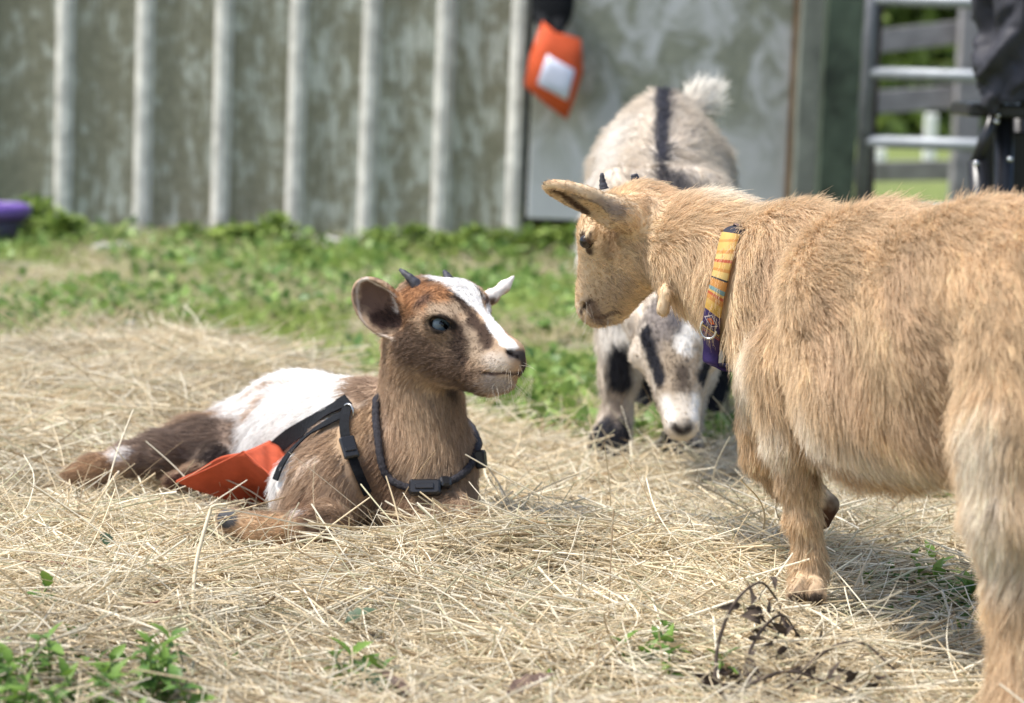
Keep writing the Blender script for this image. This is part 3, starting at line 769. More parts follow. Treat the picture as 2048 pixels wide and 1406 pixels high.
# ------------------------------------------------------------------ the pale goat behind
def build_pale():
    b = Body(.0045)
    dn = (0, -.4, -1)
    b.cone((1318, 470, 3.36, 138), (1322, 358, 3.56, 134), k=.05, L=.020, flow=(0, .5, -.6))
    b.cone((1325, 226, 3.64, 32), (1328, 340, 3.40, 46), k=.06, L=.018, flow=(0, .8, -.3))
    b.cone((1325, 245, 3.66, 48), (1325, 335, 3.60, 108), k=.05, L=.018, flow=(0, .6, -.6))
    b.cone((1245, 400, 3.28, 66), (1235, 500, 3.26, 70), k=.03, L=.018, flow=dn)
    b.cone((1385, 400, 3.28, 66), (1400, 500, 3.26, 70), k=.03, L=.018, flow=dn)
    b.cone((1325, 420, 3.28, 80), (1340, 590, 3.13, 72), k=.03, L=.018, flow=dn)
    b.cone((1345, 640, 3.06, 66), (1352, 690, 3.02, 80), k=.02, L=.010, flow=(0, .3, .9))
    b.cone((1352, 695, 3.00, 74), (1363, 842, 2.93, 36), k=.02, L=.006, flow=(0, .2, .9))
    b.ball((1364, 850, 2.925, 29), k=.012, L=.003, flow=(0, 0, 1))
    for x in (1282, 1424):
        b.ball((x, 712, 3.01, 22), k=.015, L=.004, flow=(0, 0, 1))
    b.chain([(1275, 615, 3.08, 18), (1262, 640, 3.07, 20), (1264, 672, 3.06, 10)], k=.008, L=.004)
    b.chain([(1425, 615, 3.08, 18), (1455, 650, 3.07, 20), (1462, 680, 3.06, 10)], k=.008, L=.004)
    # forelegs, hind legs
    b.chain([(1225, 540, 3.26, 60), (1240, 690, 3.24, 38), (1240, 750, 3.24, 36), (1232, 840, 3.24, 26), (1222, 880, 3.22, 33), (1220, 905, 3.21, 34)], k=.02, L=.010, flow=dn)
    b.chain([(1400, 560, 3.28, 54), (1392, 740, 3.28, 34), (1368, 860, 3.26, 26), (1360, 890, 3.25, 32), (1360, 912, 3.24, 32)], k=.02, L=.010, flow=dn)
    b.chain([(1262, 470, 3.62, 80), (1272, 640, 3.6, 46), (1285, 760, 3.62, 28), (1284, 835, 3.6, 30)], k=.02, L=.012, flow=dn)
    b.chain([(1415, 470, 3.62, 80), (1420, 640, 3.6, 46), (1422, 760, 3.62, 28), (1424, 835, 3.6, 30)], k=.02, L=.012, flow=dn)
    b.chain([(1365, 238, 3.70, 22), (1402, 208, 3.74, 24), (1428, 182, 3.76, 12)], k=.02, L=.032)
    b.build()
    CR_, BK, WH, GY = (.66, .58, .48), (.022, .022, .027), (.82, .78, .72), (.40, .35, .30)
    c = Coat(b, CR_)
    c.stroke([(1240, 260), (1180, 380), (1165, 480)], 40, WH, .8, .4).stroke([(1440, 330), (1465, 400)], 40, (.50, .45, .40), .9, .4)  # sunlit left side whitened, shaded right side greyed, both in the coat colour
    c.stroke([(1392, 212, 3.73), (1440, 150, 3.76)], 42, (.84, .80, .72), .3)
    c.stroke([(1324, y) for y in range(170, 352, 7)] + [(1332, 360), (1334, 380), (1335, 400)], 12.5, (.05, .05, .062), .35, .3)
    c.stroke([(1335, 350), (1380, 380)], 30, (.12, .11, .11), .9, .5)
    pass
    # head
    c.stroke([(1350, 660), (1360, 750)], 62, (.34, .27, .195), .6, .7).stroke([(1310, 615), (1322, 660)], 36, (.22, .19, .17), .8, .9)
    c.stroke([(1392, 610), (1385, 650), (1370, 690)], 22, WH, .5, .7).stroke([(1345, 630), (1352, 650)], 16, (.10, .09, .09), .8, .8)
    c.stroke([(1290, 668), (1303, 715), (1318, 758)], 18, BK, .35, .4).stroke([(1424, 690), (1418, 728), (1406, 758)], 18, BK, .35, .4)
    c.stroke([(1366, 742), (1364, 775)], 15, (.09, .07, .055), .8, .8)
    c.stroke([(1330, 805), (1340, 835)], 13, WH, .8, .5).stroke([(1393, 800), (1390, 830)], 13, WH, .7, .4).stroke([(1364, 800), (1364, 830)], 14, (.62, .55, .46), .7, .4)
    c.stroke([(1349, 856), (1364, 866), (1379, 856)], 9, (.04, .032, .03), .8, .5)
    # legs
    c.stroke([(1235, 620), (1225, 680)], 36, WH, .5).stroke([(1238, 715), (1242, 768)], 28, BK, .4, .4).stroke([(1230, 810), (1225, 850)], 26, (.40, .33, .27), .7)
    c.stroke([(1212, 868), (1222, 905)], 44, (.035, .035, .042), .3).stroke([(1250, 850), (1245, 890)], 18, BK, .5)
    c.stroke([(1350, 890), (1368, 910)], 50, (.035, .035, .042), .3)
    for x in (1284, 1424): c.stroke([(x, 720, 3.6), (x, 840, 3.6)], 50, BK, .4, .4, )
    root = empty('goat', P(1320, 830, 3.4) * (1, 1, 0), 'pale cream goat with black back stripe grazing head down behind the tan goat', 'goat', 'goats')
    o = body_object(b, c, 'body', root)
    eye_object(b, 1274, 712, .008, unit((-.75, -.6, -.1)), root, (.05, .03, .02), .0078)
    eye_object(b, 1432, 712, .008, unit((.75, -.6, -.1)), root, (.05, .03, .02), .0078)
    horn_object(P(1325, 600, 3.02), P(1322, 588, 3.02), P(1320, 575, 3.03), .008, .003, root)
    horn_object(P(1368, 600, 3.02), P(1372, 588, 3.02), P(1376, 575, 3.03), .008, .003, root)
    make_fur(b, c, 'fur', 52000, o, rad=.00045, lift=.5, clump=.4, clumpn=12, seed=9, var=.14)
    # collar
    co = empty('collar', P(1345, 600, 3.05), 'dark narrow collar under the chin of the pale grazing goat', 'collar', 'goat collars')
    C0 = P(1336, 600, 3.125); a1 = unit((1, 0, 0)); a2 = unit((0, .75, .45))
    MB().tube([C0 + .062 * math.cos(t) * a1 + .066 * math.sin(t) * a2 for t in np.linspace(0, 2 * math.pi, 48, endpoint=False)], .006, 8, closed=True).build('band', M['collar_cord'], co, True)
    return b

M['orange'] = simple('orange_cloth', (.46, .088, .040), .75, var=.14, scale=60, bmp=.35, bd=.001, spec=.15)
M['orange_bag'] = simple('orange_bag_cloth', (.62, .10, .035), .7, var=.14, scale=30, bmp=.2, spec=.2)
M['clear_pocket'] = simple('clear_pocket', (.62, .64, .76), .35, var=.12, scale=30, bmp=.3, spec=.5)
M['chrome'] = simple('chrome_rivet', (.9, .9, .9), .12, metal=1, var=.02, bmp=0)
M['jacket'] = simple('dark_jacket', (.036, .036, .044), .6, var=.2, scale=60, bmp=.3, bd=.002)
M['collar_cord'] = simple('paracord', (.03, .028, .034), .6, var=.9, scale=420, bmp=.8, bd=.002)
def weave_mat():
    m, t, b = new_mat('woven_collar')
    uv = node(t, 'ShaderNodeUVMap', uv_map='weave'); sx = node(t, 'ShaderNodeSeparateXYZ'); t.links.new(uv.outputs[0], sx.inputs[0])
    Y, O, R_, T, K = (.56, .35, .10), (.50, .23, .06), (.42, .09, .04), (.16, .26, .26), (.03, .03, .04)
    r = node(t, 'ShaderNodeValToRGB'); r.color_ramp.interpolation = 'CONSTANT'; e = r.color_ramp.elements
    stops = [(0, K), (.12, Y), (.17, O), (.19, Y), (.25, O), (.27, (.60, .42, .15)), (.31, R_), (.33, Y), (.37, O), (.39, (.60, .42, .15)), (.43, K), (.445, O), (.50, T), (.525, Y), (.54, R_), (.56, O), (.60, Y), (.64, (.52, .31, .07)), (.69, (.035, .02, .10)), (.87, K), (.885, Y), (.91, (.035, .02, .10)), (.93, Y), (.94, (.035, .02, .10)), (.96, R_), (.975, (.035, .02, .10))]
    while len(e) < len(stops): e.new(.5)
    for el, (p, c) in zip(e, stops): el.position = p; el.color = (*c, 1)
    t.links.new(sx.outputs[1], r.inputs[0])
    # the diamond on the purple field
    def m_(op, a, b_=None):
        n = node(t, 'ShaderNodeMath', operation=op)
        for i, x in enumerate((a, b_)):
            if x is None: continue
            if hasattr(x, 'links'): t.links.new(x, n.inputs[i])
            else: n.inputs[i].default_value = x
        return n.outputs[0]
    dx = m_('MULTIPLY', m_('ABSOLUTE', m_('SUBTRACT', sx.outputs[0], .5)), .0224)
    dy = m_('MULTIPLY', m_('ABSOLUTE', m_('SUBTRACT', sx.outputs[1], .775)), .150)
    dd = m_('ADD', dx, dy)
    c1 = mixc(t, m_('LESS_THAN', dd, .0055), r.outputs[0], (.62, .13, .03))
    c1 = mixc(t, m_('LESS_THAN', dd, .0022), c1, (.035, .02, .10))
    ring = m_('MULTIPLY', m_('GREATER_THAN', dd, .0085), m_('LESS_THAN', dd, .0100))
    c1 = mixc(t, ring, c1, (.55, .5, .52))
    t.links.new(c1, b.inputs['Base Color']); b.inputs['Roughness'].default_value = .7
    wv = node(t, 'ShaderNodeTexWave', i_Scale=60.0); t.links.new(uv.outputs[0], wv.inputs['Vector']); bump(t, b, wv.outputs['Fac'], .25, .0006)
    return m
M['weave'] = weave_mat()

# ------------------------------------------------------------------ ground
def hay_edge(x):
    """how far back (y) the hay reaches at x"""
    k = [G(u, v) for u, v in ((-500, 672), (0, 676), (260, 668), (480, 690), (640, 760), (1000, 822), (1200, 858), (1500, 858), (1700, 900), (1900, 985), (2300, 1040))]
    return np.interp(x, [p[0] for p in k], [p[1] for p in k])
def p2(x, y): return np.stack([x, y, np.zeros_like(x)], -1)
def ground_z(x, y):
    z = -.032 + .022 * (fbm(p2(x, y), 3, 40) - .5) + .012 * (vnoise(p2(x, y), 12, 44) - .5)
    return z
def hay_z(x, y):
    """top of the hay pile"""
    q = p2(x, y)
    m = .050 * (fbm(q, 5, 50) - .5) + .036 * (fbm(q, 13, 55, 2) - .5)
    m += .065 * np.exp(-(((x + .60) / .36) ** 2 + ((y - 3.65) / .36) ** 2))
    m += .040 * np.exp(-(((x + .03) / .17) ** 2 + ((y - 2.46) / .09) ** 2)) + .026 * np.exp(-(((x - .30) / .07) ** 2 + ((y - 2.2) / .06) ** 2))
    m -= .012 * np.exp(-(((x + .25) / .12) ** 2 + ((y - 2.48) / .12) ** 2))
    m -= .016 * np.exp(-(((x + .27) / .09) ** 2 + ((y - 2.46) / .10) ** 2))
    m += .020 * np.exp(-(((x - .22) / .22) ** 2 + ((y - 2.45) / .16) ** 2))
    h0 = P(235, 930, 2.78); m -= .030 * np.exp(-(((x - h0[0]) / .13) ** 2 + ((y - h0[1] + .02) / .11) ** 2))
    e = np.clip((hay_edge(x) - y) / .22, 0, 1)
    return (-.008 + m) * e - .03 * (1 - e)
nx, ny = 260, 300
gx = np.concatenate([np.linspace(-60, -3.2, 20), np.linspace(-3, 3, nx - 40), np.linspace(3.2, 60, 20)])
gy = np.concatenate([np.linspace(-20, .9, 10), np.linspace(1.0, 8.5, ny - 50), 8.5 + np.geomspace(.1, 160, 40)])
X, Y = np.meshgrid(gx, gy); 
Z = ground_z(X.ravel(), Y.ravel()); far = np.clip((Y.ravel() - 8) / 4, 0, 1); Z = Z * (1 - far) - .01 * far
gv = np.stack([X.ravel(), Y.ravel(), Z], 1)
ii = (np.arange(len(gy) - 1)[:, None] * len(gx) + np.arange(len(gx) - 1)).ravel()
def ground_mat():
    m, t, b = new_mat('soil_and_turf')
    p = pos(t)
    soil = ramp(t, noise(t, 9, 6, .6, p), [(.3, (.10, .075, .055)), (.55, (.23, .19, .15)), (.8, (.40, .36, .31))])
    turf = ramp(t, noise(t, 30, 5, .6, p), [(.3, (.09, .125, .03)), (.7, (.24, .29, .08))])
    f = ramp(t, noise(t, 1.7, 5, .6, pos(t, loc=(3, 1, 0))), [(.42, (0, 0, 0)), (.58, (1, 1, 1))])
    gm = node(t, 'ShaderNodeNewGeometry'); sy = node(t, 'ShaderNodeSeparateXYZ'); t.links.new(gm.outputs['Position'], sy.inputs[0])
    mr = node(t, 'ShaderNodeMapRange'); mr.inputs[1].default_value = 9.4; mr.inputs[2].default_value = 9.8; mr.inputs[3].default_value = 1; mr.inputs[4].default_value = .12; t.links.new(sy.outputs[1], mr.inputs[0])
    ff = node(t, 'ShaderNodeMath', operation='MULTIPLY'); t.links.new(f, ff.inputs[0]); t.links.new(mr.outputs[0], ff.inputs[1]); f = ff.outputs[0]
    c = mixc(t, f, turf, soil); t.links.new(c, b.inputs['Base Color']); b.inputs['Roughness'].default_value = .95
    bump(t, b, noise(t, 70, 5, .6, p), .6, .01); return m
g_ = obj('ground', mesh_np('ground', gv, np.stack([ii, ii + 1, ii + len(gx) + 1, ii + len(gx)], 1)), ground_mat())
g_['kind'] = 'structure'

# ------------------------------------------------------------------ shed
def wall_mat():
    m, t, b = new_mat('mossy_metal')
    base = ramp(t, noise(t, 3, 6, .6, pos(t)), [(.3, (.46, .465, .39)), (.7, (.62, .63, .55))])
    st = noise(t, 1.0, 6, .62, pos(t, (34, 34, 6)), .8)
    st2 = noise(t, 1.0, 7, .65, pos(t, (26, 26, 17), (2, 0, 5)), .4)
    mm = node(t, 'ShaderNodeMath', operation='ADD'); t.links.new(st, mm.inputs[0]); t.links.new(st2, mm.inputs[1])
    # thicker growth to the left
    g = node(t, 'ShaderNodeNewGeometry'); sx = node(t, 'ShaderNodeSeparateXYZ'); t.links.new(g.outputs['Position'], sx.inputs[0])
    mr = node(t, 'ShaderNodeMapRange'); mr.inputs[1].default_value = -1.3; mr.inputs[2].default_value = .4; mr.inputs[3].default_value = .12; mr.inputs[4].default_value = -.04
    t.links.new(sx.outputs[0], mr.inputs[0])
    m2 = node(t, 'ShaderNodeMath', operation='ADD'); t.links.new(mm.outputs[0], m2.inputs[0]); t.links.new(mr.outputs[0], m2.inputs[1])
    f = ramp(t, m2.outputs[0], [(.36, (.1, .1, .1)), (.60, (.9, .9, .9))])
    # ramp input is about 0.6 to 1.4, bring it into 0..1
    f_node = f.node; sc = node(t, 'ShaderNodeMapRange'); sc.inputs[1].default_value = .55; sc.inputs[2].default_value = 1.45
    t.links.new(m2.outputs[0], sc.inputs[0]); t.links.new(sc.outputs[0], f_node.inputs[0])
    moss = ramp(t, noise(t, 40, 4, .6, pos(t)), [(.3, (.145, .13, .075)), (.7, (.27, .25, .165))])
    c = mixc(t, f, base, moss); t.links.new(c, b.inputs['Base Color']); b.inputs['Roughness'].default_value = .6
    bump(t, b, st2, .15, .004); return m
def door_mat():
    m, t, b = new_mat('grey_door_sheet')
    base = ramp(t, noise(t, 2, 5, .6, pos(t)), [(.3, (.40, .41, .41)), (.7, (.56, .57, .56))])
    st = noise(t, 1.0, 8, .66, pos(t, (10, 10, 7), (4, 0, 1)), .7)
    f = ramp(t, st, [(.40, (0, 0, 0)), (.56, (.85, .85, .85))])
    moss = ramp(t, noise(t, 30, 4, .6, pos(t)), [(.3, (.14, .15, .10)), (.7, (.24, .25, .175))])
    g = node(t, 'ShaderNodeNewGeometry'); sx = node(t, 'ShaderNodeSeparateXYZ'); t.links.new(g.outputs['Position'], sx.inputs[0])
    mr = node(t, 'ShaderNodeMapRange'); mr.inputs[1].default_value = .12; mr.inputs[2].default_value = .42; t.links.new(sx.outputs[2], mr.inputs[0])
    k = node(t, 'ShaderNodeMath', operation='MULTIPLY'); t.links.new(f, k.inputs[0]); t.links.new(mr.outputs[0], k.inputs[1])
    c = mixc(t, k.outputs[0], base, moss); t.links.new(c, b.inputs['Base Color']); b.inputs['Roughness'].default_value = .5; return m
M['wall'] = wall_mat(); M['door'] = door_mat()
M['rib'] = simple('rib_metal', (.62, .605, .55), .5, var=.3, scale=18, bmp=.1)
M['rust'] = simple('rusty_trim', (.22, .145, .085), .75, var=.35, scale=12)
M['dark'] = simple('dark_interior', (.02, .02, .02), .9, bmp=0)  # near-black colour stands for the shade inside the shed
M['roof'] = simple('roof_metal', (.30, .31, .30), .5, scale=6)
M['green_wood'] = simple('green_weathered_wood', (.055, .075, .052), .8, var=.6, scale=9, bmp=.4, bd=.004)
M['grey_wood'] = simple('grey_green_wood', (.16, .175, .15), .8, var=.35, scale=10, bmp=.4, bd=.004)
M['dark_wood'] = simple('dark_wood', (.035, .03, .028), .85, var=.4, scale=12)
M['fence_wood'] = simple('weathered_board', (.27, .26, .265), .8, var=.3, scale=14, bmp=.3, bd=.003)
M['galv'] = simple('galvanised_tube', (.30, .32, .34), .5, metal=.35, var=.2, scale=20, bmp=.1)
M['stile'] = simple('dull_steel', (.13, .135, .145), .55, metal=.2, var=.2, scale=20, bmp=.1)
M['white_paint'] = simple('white_paint', (.78, .78, .76), .6, var=.08)
YW = 6.9
shed = empty('shed', (-.6, YW, 0), 'ribbed metal shed with mossy grey wall and plain sheet door', 'shed')
zt = 2.25
ribs_u = [-345, -190, -30, 128, 287, 443, 592, 737, 884, 1032]
rx = [P(u, 300, YW)[0] for u in ribs_u]
zb = -.05
prev = rx[0] - .22
for i, x in enumerate(rx):
    off = .003 * math.sin(i * 2.3)
    MB().box(((prev + x) / 2, YW + off, (zt + zb) / 2), (x - prev - .004, .004, zt - zb)).build('wall_panel', M['wall'], shed)
    # trapezoid rib standing proud of the sheet
    w0, w1, h = .027, .009, .026
    y0, y1 = YW - .004, YW - h
    v = [(x - w0, y0, zb), (x - w1, y1, zb), (x + w1, y1, zb), (x + w0, y0, zb), (x - w0, y0, zt), (x - w1, y1, zt), (x + w1, y1, zt), (x + w0, y0, zt)]
    MB().add(v, [(0, 1, 5, 4), (1, 2, 6, 5), (2, 3, 7, 6), (3, 0, 4, 7), (3, 2, 1, 0), (4, 5, 6, 7)]).build('rib', M['rib'], shed)
    prev = x
xl, xr = rx[0] - .22, P(1592, 300, YW)[0]
dx0, dx1 = P(1059, 300, 6.84)[0], P(1574, 300, 6.84)[0]
door = MB().box(((dx0 + dx1) / 2, 6.845, (.075 + 2.05) / 2), (dx1 - dx0, .022, 2.05 - .075), bev=.004).build('door', M['door'], shed)
MB().box(((dx0 + dx1) / 2, 6.83, 2.085), (dx1 - dx0 + .2, .05, .06)).build('door_track', M['galv'], door)
MB().box((P(1583, 300, 6.84)[0], 6.845, 1.1), (.022, .05, 2.3)).build('door_jamb', M['rust'], shed)
MB().box(((rx[-1] + xr) / 2, YW, (2.06 + zt) / 2), (xr - rx[-1] - .01, .006, zt - 2.06)).build('lintel_panel', M['wall'], shed)
MB().box(((xl + xr) / 2, YW + 2.4, 1.12), (xr - xl, .03, 2.3)).build('back_wall', M['dark'], shed)
MB().box((xl, YW + 1.21, 1.12), (.02, 2.36, 2.3)).build('side_wall', M['wall'], shed)
MB().box((xr, YW + 1.21, 1.12), (.02, 2.36, 2.3)).build('side_wall', M['wall'], shed)
MB().box(((xl + xr) / 2, YW + 1.2, zt + .045), (xr - xl + .3, 2.7, .05)).build('roof', M['roof'], shed)  # unseen roof, added to keep the inside of the shed dark

def post(name, u0, u1, d, z1, mat, label, cat, group=None, dep=.09):
    a, b_ = P(u0, 300, d)[0], P(u1, 300, d)[0]
    n = 9; mb = MB(); xs = np.linspace(-.05, z1, n); v = []
    for k, z in enumerate(xs):
        j = [random.uniform(-.003, .003) for _ in range(4)]
        v += [(a + j[0], d, z), (b_ + j[1], d + j[2], z), (b_ + j[1], d + dep, z), (a + j[0], d + dep, z)]
    f = [(k * 4 + i, k * 4 + (i + 1) % 4, k * 4 + 4 + (i + 1) % 4, k * 4 + 4 + i) for k in range(n - 1) for i in range(4)] + [(3, 2, 1, 0), (n * 4 - 4, n * 4 - 3, n * 4 - 2, n * 4 - 1)]
    o = mb.add(v, f).build(name, mat, None)
    return tag(o, label, cat, group)
post('post', 1594, 1640, 6.62, 2.2, M['grey_wood'], 'pale grey-green weathered post right beside the shed door', 'post')
post('gate_post', 1642, 1713, 6.45, 2.2, M['green_wood'], 'thick dark green weathered post between the shed and the metal gate', 'post')

# gate of galvanised tube
gate = empty('gate', (P(1730, 300, 6.2)[0], 6.2, 0), 'galvanised tube gate with level rails, right of the green post', 'gate')
x0, x1 = P(1727, 300, 6.2)[0], P(2330, 300, 6.2)[0]
for u, v in ((1850, 2), (1850, 150), (1850, 287), (1850, 420)):
    z = P(u, v, 6.2)[2]
    MB().tube([(x0, 6.2, z), ((x0 + x1) / 2, 6.19, z + .002), (x1, 6.2, z + .004)], .0165, 12).build('rail', M['galv'], gate, True)
MB().tube([(x0, 6.2, .08), (x0, 6.2, 1.1)], .017, 12).build('stile', M['stile'], gate, True)
MB().tube([(x1, 6.2, .08), (x1, 6.2, 1.1)], .017, 12).build('stile', M['stile'], gate, True)
post('post', 1738, 1752, 6.62, 1.5, M['dark_wood'], 'narrow black post just behind the hinge end of the gate', 'post')

# board fence beyond
fence = empty('board_fence', (P(1850, 300, 10)[0], 10, 0), 'grey board fence standing in the paddock beyond the gate', 'fence')
def board(ua, va, ub, vb, d, hpx):
    a, b_ = P(ua, va, d), P(ub, vb, d); T = unit(b_ - a); L = np.linalg.norm(b_ - a)
    R = np.stack([T, np.cross((0, 0, 1.), T) * 1.0, np.array((0, 0, 1.))], 1); R[:, 1] = unit(R[:, 1]); R[:, 2] = np.cross(R[:, 0], R[:, 1])
    MB().box((a + b_) / 2, (L, .03, hpx * d / FPX), R, .003).build('board', M['fence_wood'], fence)
board(1640, 96, 1936, 62, 10, 46); board(1640, 212, 1936, 192, 10, 46); board(1640, 345, 1936, 340, 10.3, 40)
board(1936, 62, 2300, 80, 10, 46); board(1936, 192, 2300, 205, 10, 46)
for u, zz in ((1935, .84), (1620, .84), (2310, .84)):
    x = P(u, 200, 9.93)[0]
    MB().box((x, 9.93, zz / 2 - .05), (.10, .09, zz + .1), bev=.006).build('post', M['fence_wood'], fence)
for u, h, lab in ((1757, .15, 'short white stake in the bright grass beyond the gate'), (1856, .34, 'taller white stake in the bright grass beyond the gate')):
    q = G(u, 352, -.01); o = MB().box((0, 0, h / 2), (.062, .05, h), bev=.006).build('stake', M['white_paint']); o.location = (q[0], q[1], -.02); tag(o, lab, 'stake', 'white stakes')

# trees and bushes beyond
LEAFM = {}
def leaf_cloud(seed, n, size, rad, flat=.8, cols=((.05, .085, .02), (.12, .18, .04))):
    rng = np.random.default_rng(seed)
    cl = rng.standard_normal((14, 3)) * np.array(rad) * .55
    c = cl[rng.integers(0, 14, n)] + rng.standard_normal((n, 3)) * np.array(rad) * .27
    return leaf_set(rng, c, size, cols)
def leaf_set(rng, c, size, cols, up=0.4, ratio=.55):
    """folded pointed leaves, six vertices each"""
    n = len(c)
    a = unit(rng.standard_normal((n, 3)) + np.array((0, 0, .1))); nn = unit(rng.standard_normal((n, 3)) + np.array((0, 0, up * 3)))
    w_ = unit(np.cross(nn, a)); nn = np.cross(a, w_)
    L = (size * (.6 + .8 * rng.random(n)))[:, None]; wd = L * ratio * .5
    v = np.stack([c, c + a * L * .4 + w_ * wd + nn * L * .10, c + a * L * .45, c + a * L * .4 - w_ * wd + nn * L * .10, c + a * L * .95 - nn * L * .15], 1)
    f = (np.arange(n) * 5)[:, None, None] + np.array([[0, 2, 1], [0, 3, 2], [1, 2, 4], [2, 3, 4]])
    k = rng.random((n, 1)); t = np.array(cols[0]) * (1 - k) + np.array(cols[1]) * k
    return v.reshape(-1, 3), f.reshape(-1, 3), np.repeat(t, 5, 0)
for i, (u, d, s, kind) in enumerate(((1700, 21, 1.5, 0), (1800, 24, 1.7, 1), (1905, 20, 1.4, 0), (2010, 23, 1.6, 1), (2110, 20, 1.5, 0), (1600, 24, 1.6, 1))):
    if kind not in LEAFM:
        LEAFM[kind] = mesh_np('crown', *leaf_cloud(60 + kind, 5200, .13, (1, 1, .95), cols=(((.06, .10, .025), (.20, .27, .07)) if kind == 0 else ((.11, .15, .03), (.34, .40, .10)))))
    p = P(u, 300, d)
    b_ = empty('bush', (p[0], d, 0), ('dark green bush seen just right of the gate hinge post', 'yellow-green bush behind the middle of the board fence', 'dark green bush behind the post of the board fence', 'yellow-green bush behind the dark jacket', 'dark green bush beyond the right edge, past the jacket', 'yellow-green bush hidden behind the thick green post')[i], 'bush', 'bushes beyond the fence')
    o = obj('crown', LEAFM[kind], M['leaf'], None, False); o.parent = b_; o['kind'] = 'stuff'; o.location = (0, 0, 1.25); o.scale = (s, s, s); o.rotation_euler = (0, 0, i)
    MB().tube([(p[0], d, -.05), (p[0] + .05, d, .6), (p[0], d, 1.4)], np.array([.09, .07, .04]) , 8).build('trunk', M['dark_wood'], b_, True)
rng = np.random.default_rng(70)
n = 9000
c = np.stack([rng.uniform(-3, 26, n), rng.uniform(29, 34, n), np.abs(rng.normal(0, 1, n)) * 2.4 + .1], 1)
tl = obj('treeline', mesh_np('treeline', *leaf_set(rng, c, .55, ((.05, .08, .02), (.17, .22, .06)))), M['leaf'], None, False)
tag(tl, 'far wood of mixed green foliage behind the paddock', 'trees', kind='stuff')

# bucket
q = G(-28, 476)
bk = empty('bucket', (q[0], q[1], -.02), 'purple plastic bucket standing in the grass at the left edge', 'bucket')
def lathe(prof, c, n=40):
    v = [(c[0] + r * math.cos(2 * math.pi * i / n), c[1] + r * math.sin(2 * math.pi * i / n), c[2] + z) for r, z in prof for i in range(n)]
    f = [(j * n + i, j * n + (i + 1) % n, (j + 1) * n + (i + 1) % n, (j + 1) * n + i) for j in range(len(prof) - 1) for i in range(n)]
    return MB().add(v, f)
lathe([(.0, .0), (.082, .0), (.086, .004), (.104, .085), (.100, .085), (.082, .008), (0, .006)], (q[0], q[1], -.02)).build('wall', M['purple_dark'], bk, True)
lathe([(.1045, .078), (.117, .080), (.118, .108), (.106, .112), (.100, .108), (.100, .082), (.1045, .078)], (q[0], q[1], -.02)).build('rim', M['purple'], bk, True)

# orange bag hung on the door edge
bag = empty('bag', P(1110, 140, 6.74), 'orange cloth bag with a clear front pocket hanging beside the shed door', 'bag')
def pouch(outer, d, dep, mat, name, parent, inset=.86):
    o_ = np.array([P(u, v, d) for u, v in outer]); c_ = o_.mean(0); n = len(o_)
    fr = c_ + (o_ - c_) * inset + np.array((0, -dep, 0)); bk_ = o_ + np.array((0, dep * .6, 0))
    mid = c_ + (o_ - c_) * .5 + np.array((0, -dep * 1.35, 0))
    v = np.vstack([bk_, o_, fr, mid, [c_ + np.array((0, -dep * 1.45, 0))]])
    f = [(l * n + i, l * n + (i + 1) % n, (l + 1) * n + (i + 1) % n, (l + 1) * n + i) for l in range(3) for i in range(n)]
    f += [tuple(range(n)), ] + [(3 * n + i, 3 * n + (i + 1) % n, 4 * n) for i in range(n)]
    return MB().add(v, f).build(name, mat, parent, True)
pouch([(1085, 42), (1108, 62), (1162, 78), (1166, 140), (1150, 195), (1134, 240), (1095, 212), (1048, 172), (1060, 110)], 6.74, .03, M['orange_bag'], 'pouch', bag)
pouch([(1094, 108), (1150, 140), (1135, 202), (1074, 168)], 6.70, .008, M['clear_pocket'], 'clear_pocket', bag)
for pts, w_ in (([(1088, 50, 6.74), (1078, 20, 6.78), (1076, -60, 6.8)], .02), ([(1112, 66, 6.74), (1120, 25, 6.78), (1128, -60, 6.8)], .021), ([(1098, 60, 6.78), (1100, 0, 6.8), (1100, -60, 6.8)], .018)):
    MB().tube(smooth_path([P(*a) for a in pts], 12), w_, 8, flat=.25, up=(0, 1, 0)).build('strap', M['black_web'], bag, True)

o = MB().tube(smooth_path([P(1106, -60, 6.80), P(1106, 0, 6.79), P(1104, 40, 6.785), P(1098, 64, 6.785)], 14), np.array([.062, .062, .062, .062, .06, .06, .058, .056, .052, .048, .042, .034, .024, .012]), 12, flat=.35, up=(0, 1, 0)).build('bag_cover', M['black_web'], bag, True)
# black folding frame with a jacket over it, right edge
chair = empty('folding_chair', P(2010, 400, 3.95) * (1, 1, 0), 'black folding chair frame with shiny rivets under the jacket at the right edge', 'chair')
def bar(a, b_, r, name='leg'):
    MB().tube([P(*a), P(*b_)], r, 10).build(name, M['black_plastic'], chair, True)
zf = 800
bar((1996, 205, 3.95), (1952, 330, 3.93), .011, 'arm_strut'); bar((1956, 322, 3.93), (1972, 700, 3.93), .017); bar((2008, 215, 3.97), (2004, 760, 3.95), .016)
bar((2040, 215, 4.15), (2046, 700, 4.2), .016); bar((1965, 430, 3.94), (2120, 440, 4.0), .010, 'rail'); bar((2120, 220, 3.9), (2110, 760, 3.9), .016)
MB().box(P(2040, 222, 4.02), (.20, .16, .022), bev=.004).build('seat', M['black_plastic'], chair)
MB().box(P(2075, 360, 4.1), (.20, .03, .16), bev=.004).build('side_panel', M['black_plastic'], chair)
for u, v, d in ((1995, 231, 3.932), (1952, 326, 3.912), (1993, 243, 3.930), (2020, 318, 3.92)):
    c_ = P(u, v, d); vs = []
    lathe([(0, -.0045), (.0034, -.003), (.0045, 0), (.0034, .003), (0, .0045)], c_, 12).build('rivet', M['chrome'], chair, True)
jb = Body(.005)
jb.chain([(2080, -120, 3.97, 115), (2040, 20, 3.95, 78), (2025, 120, 3.93, 60), (2018, 188, 3.93, 46)], k=.02)
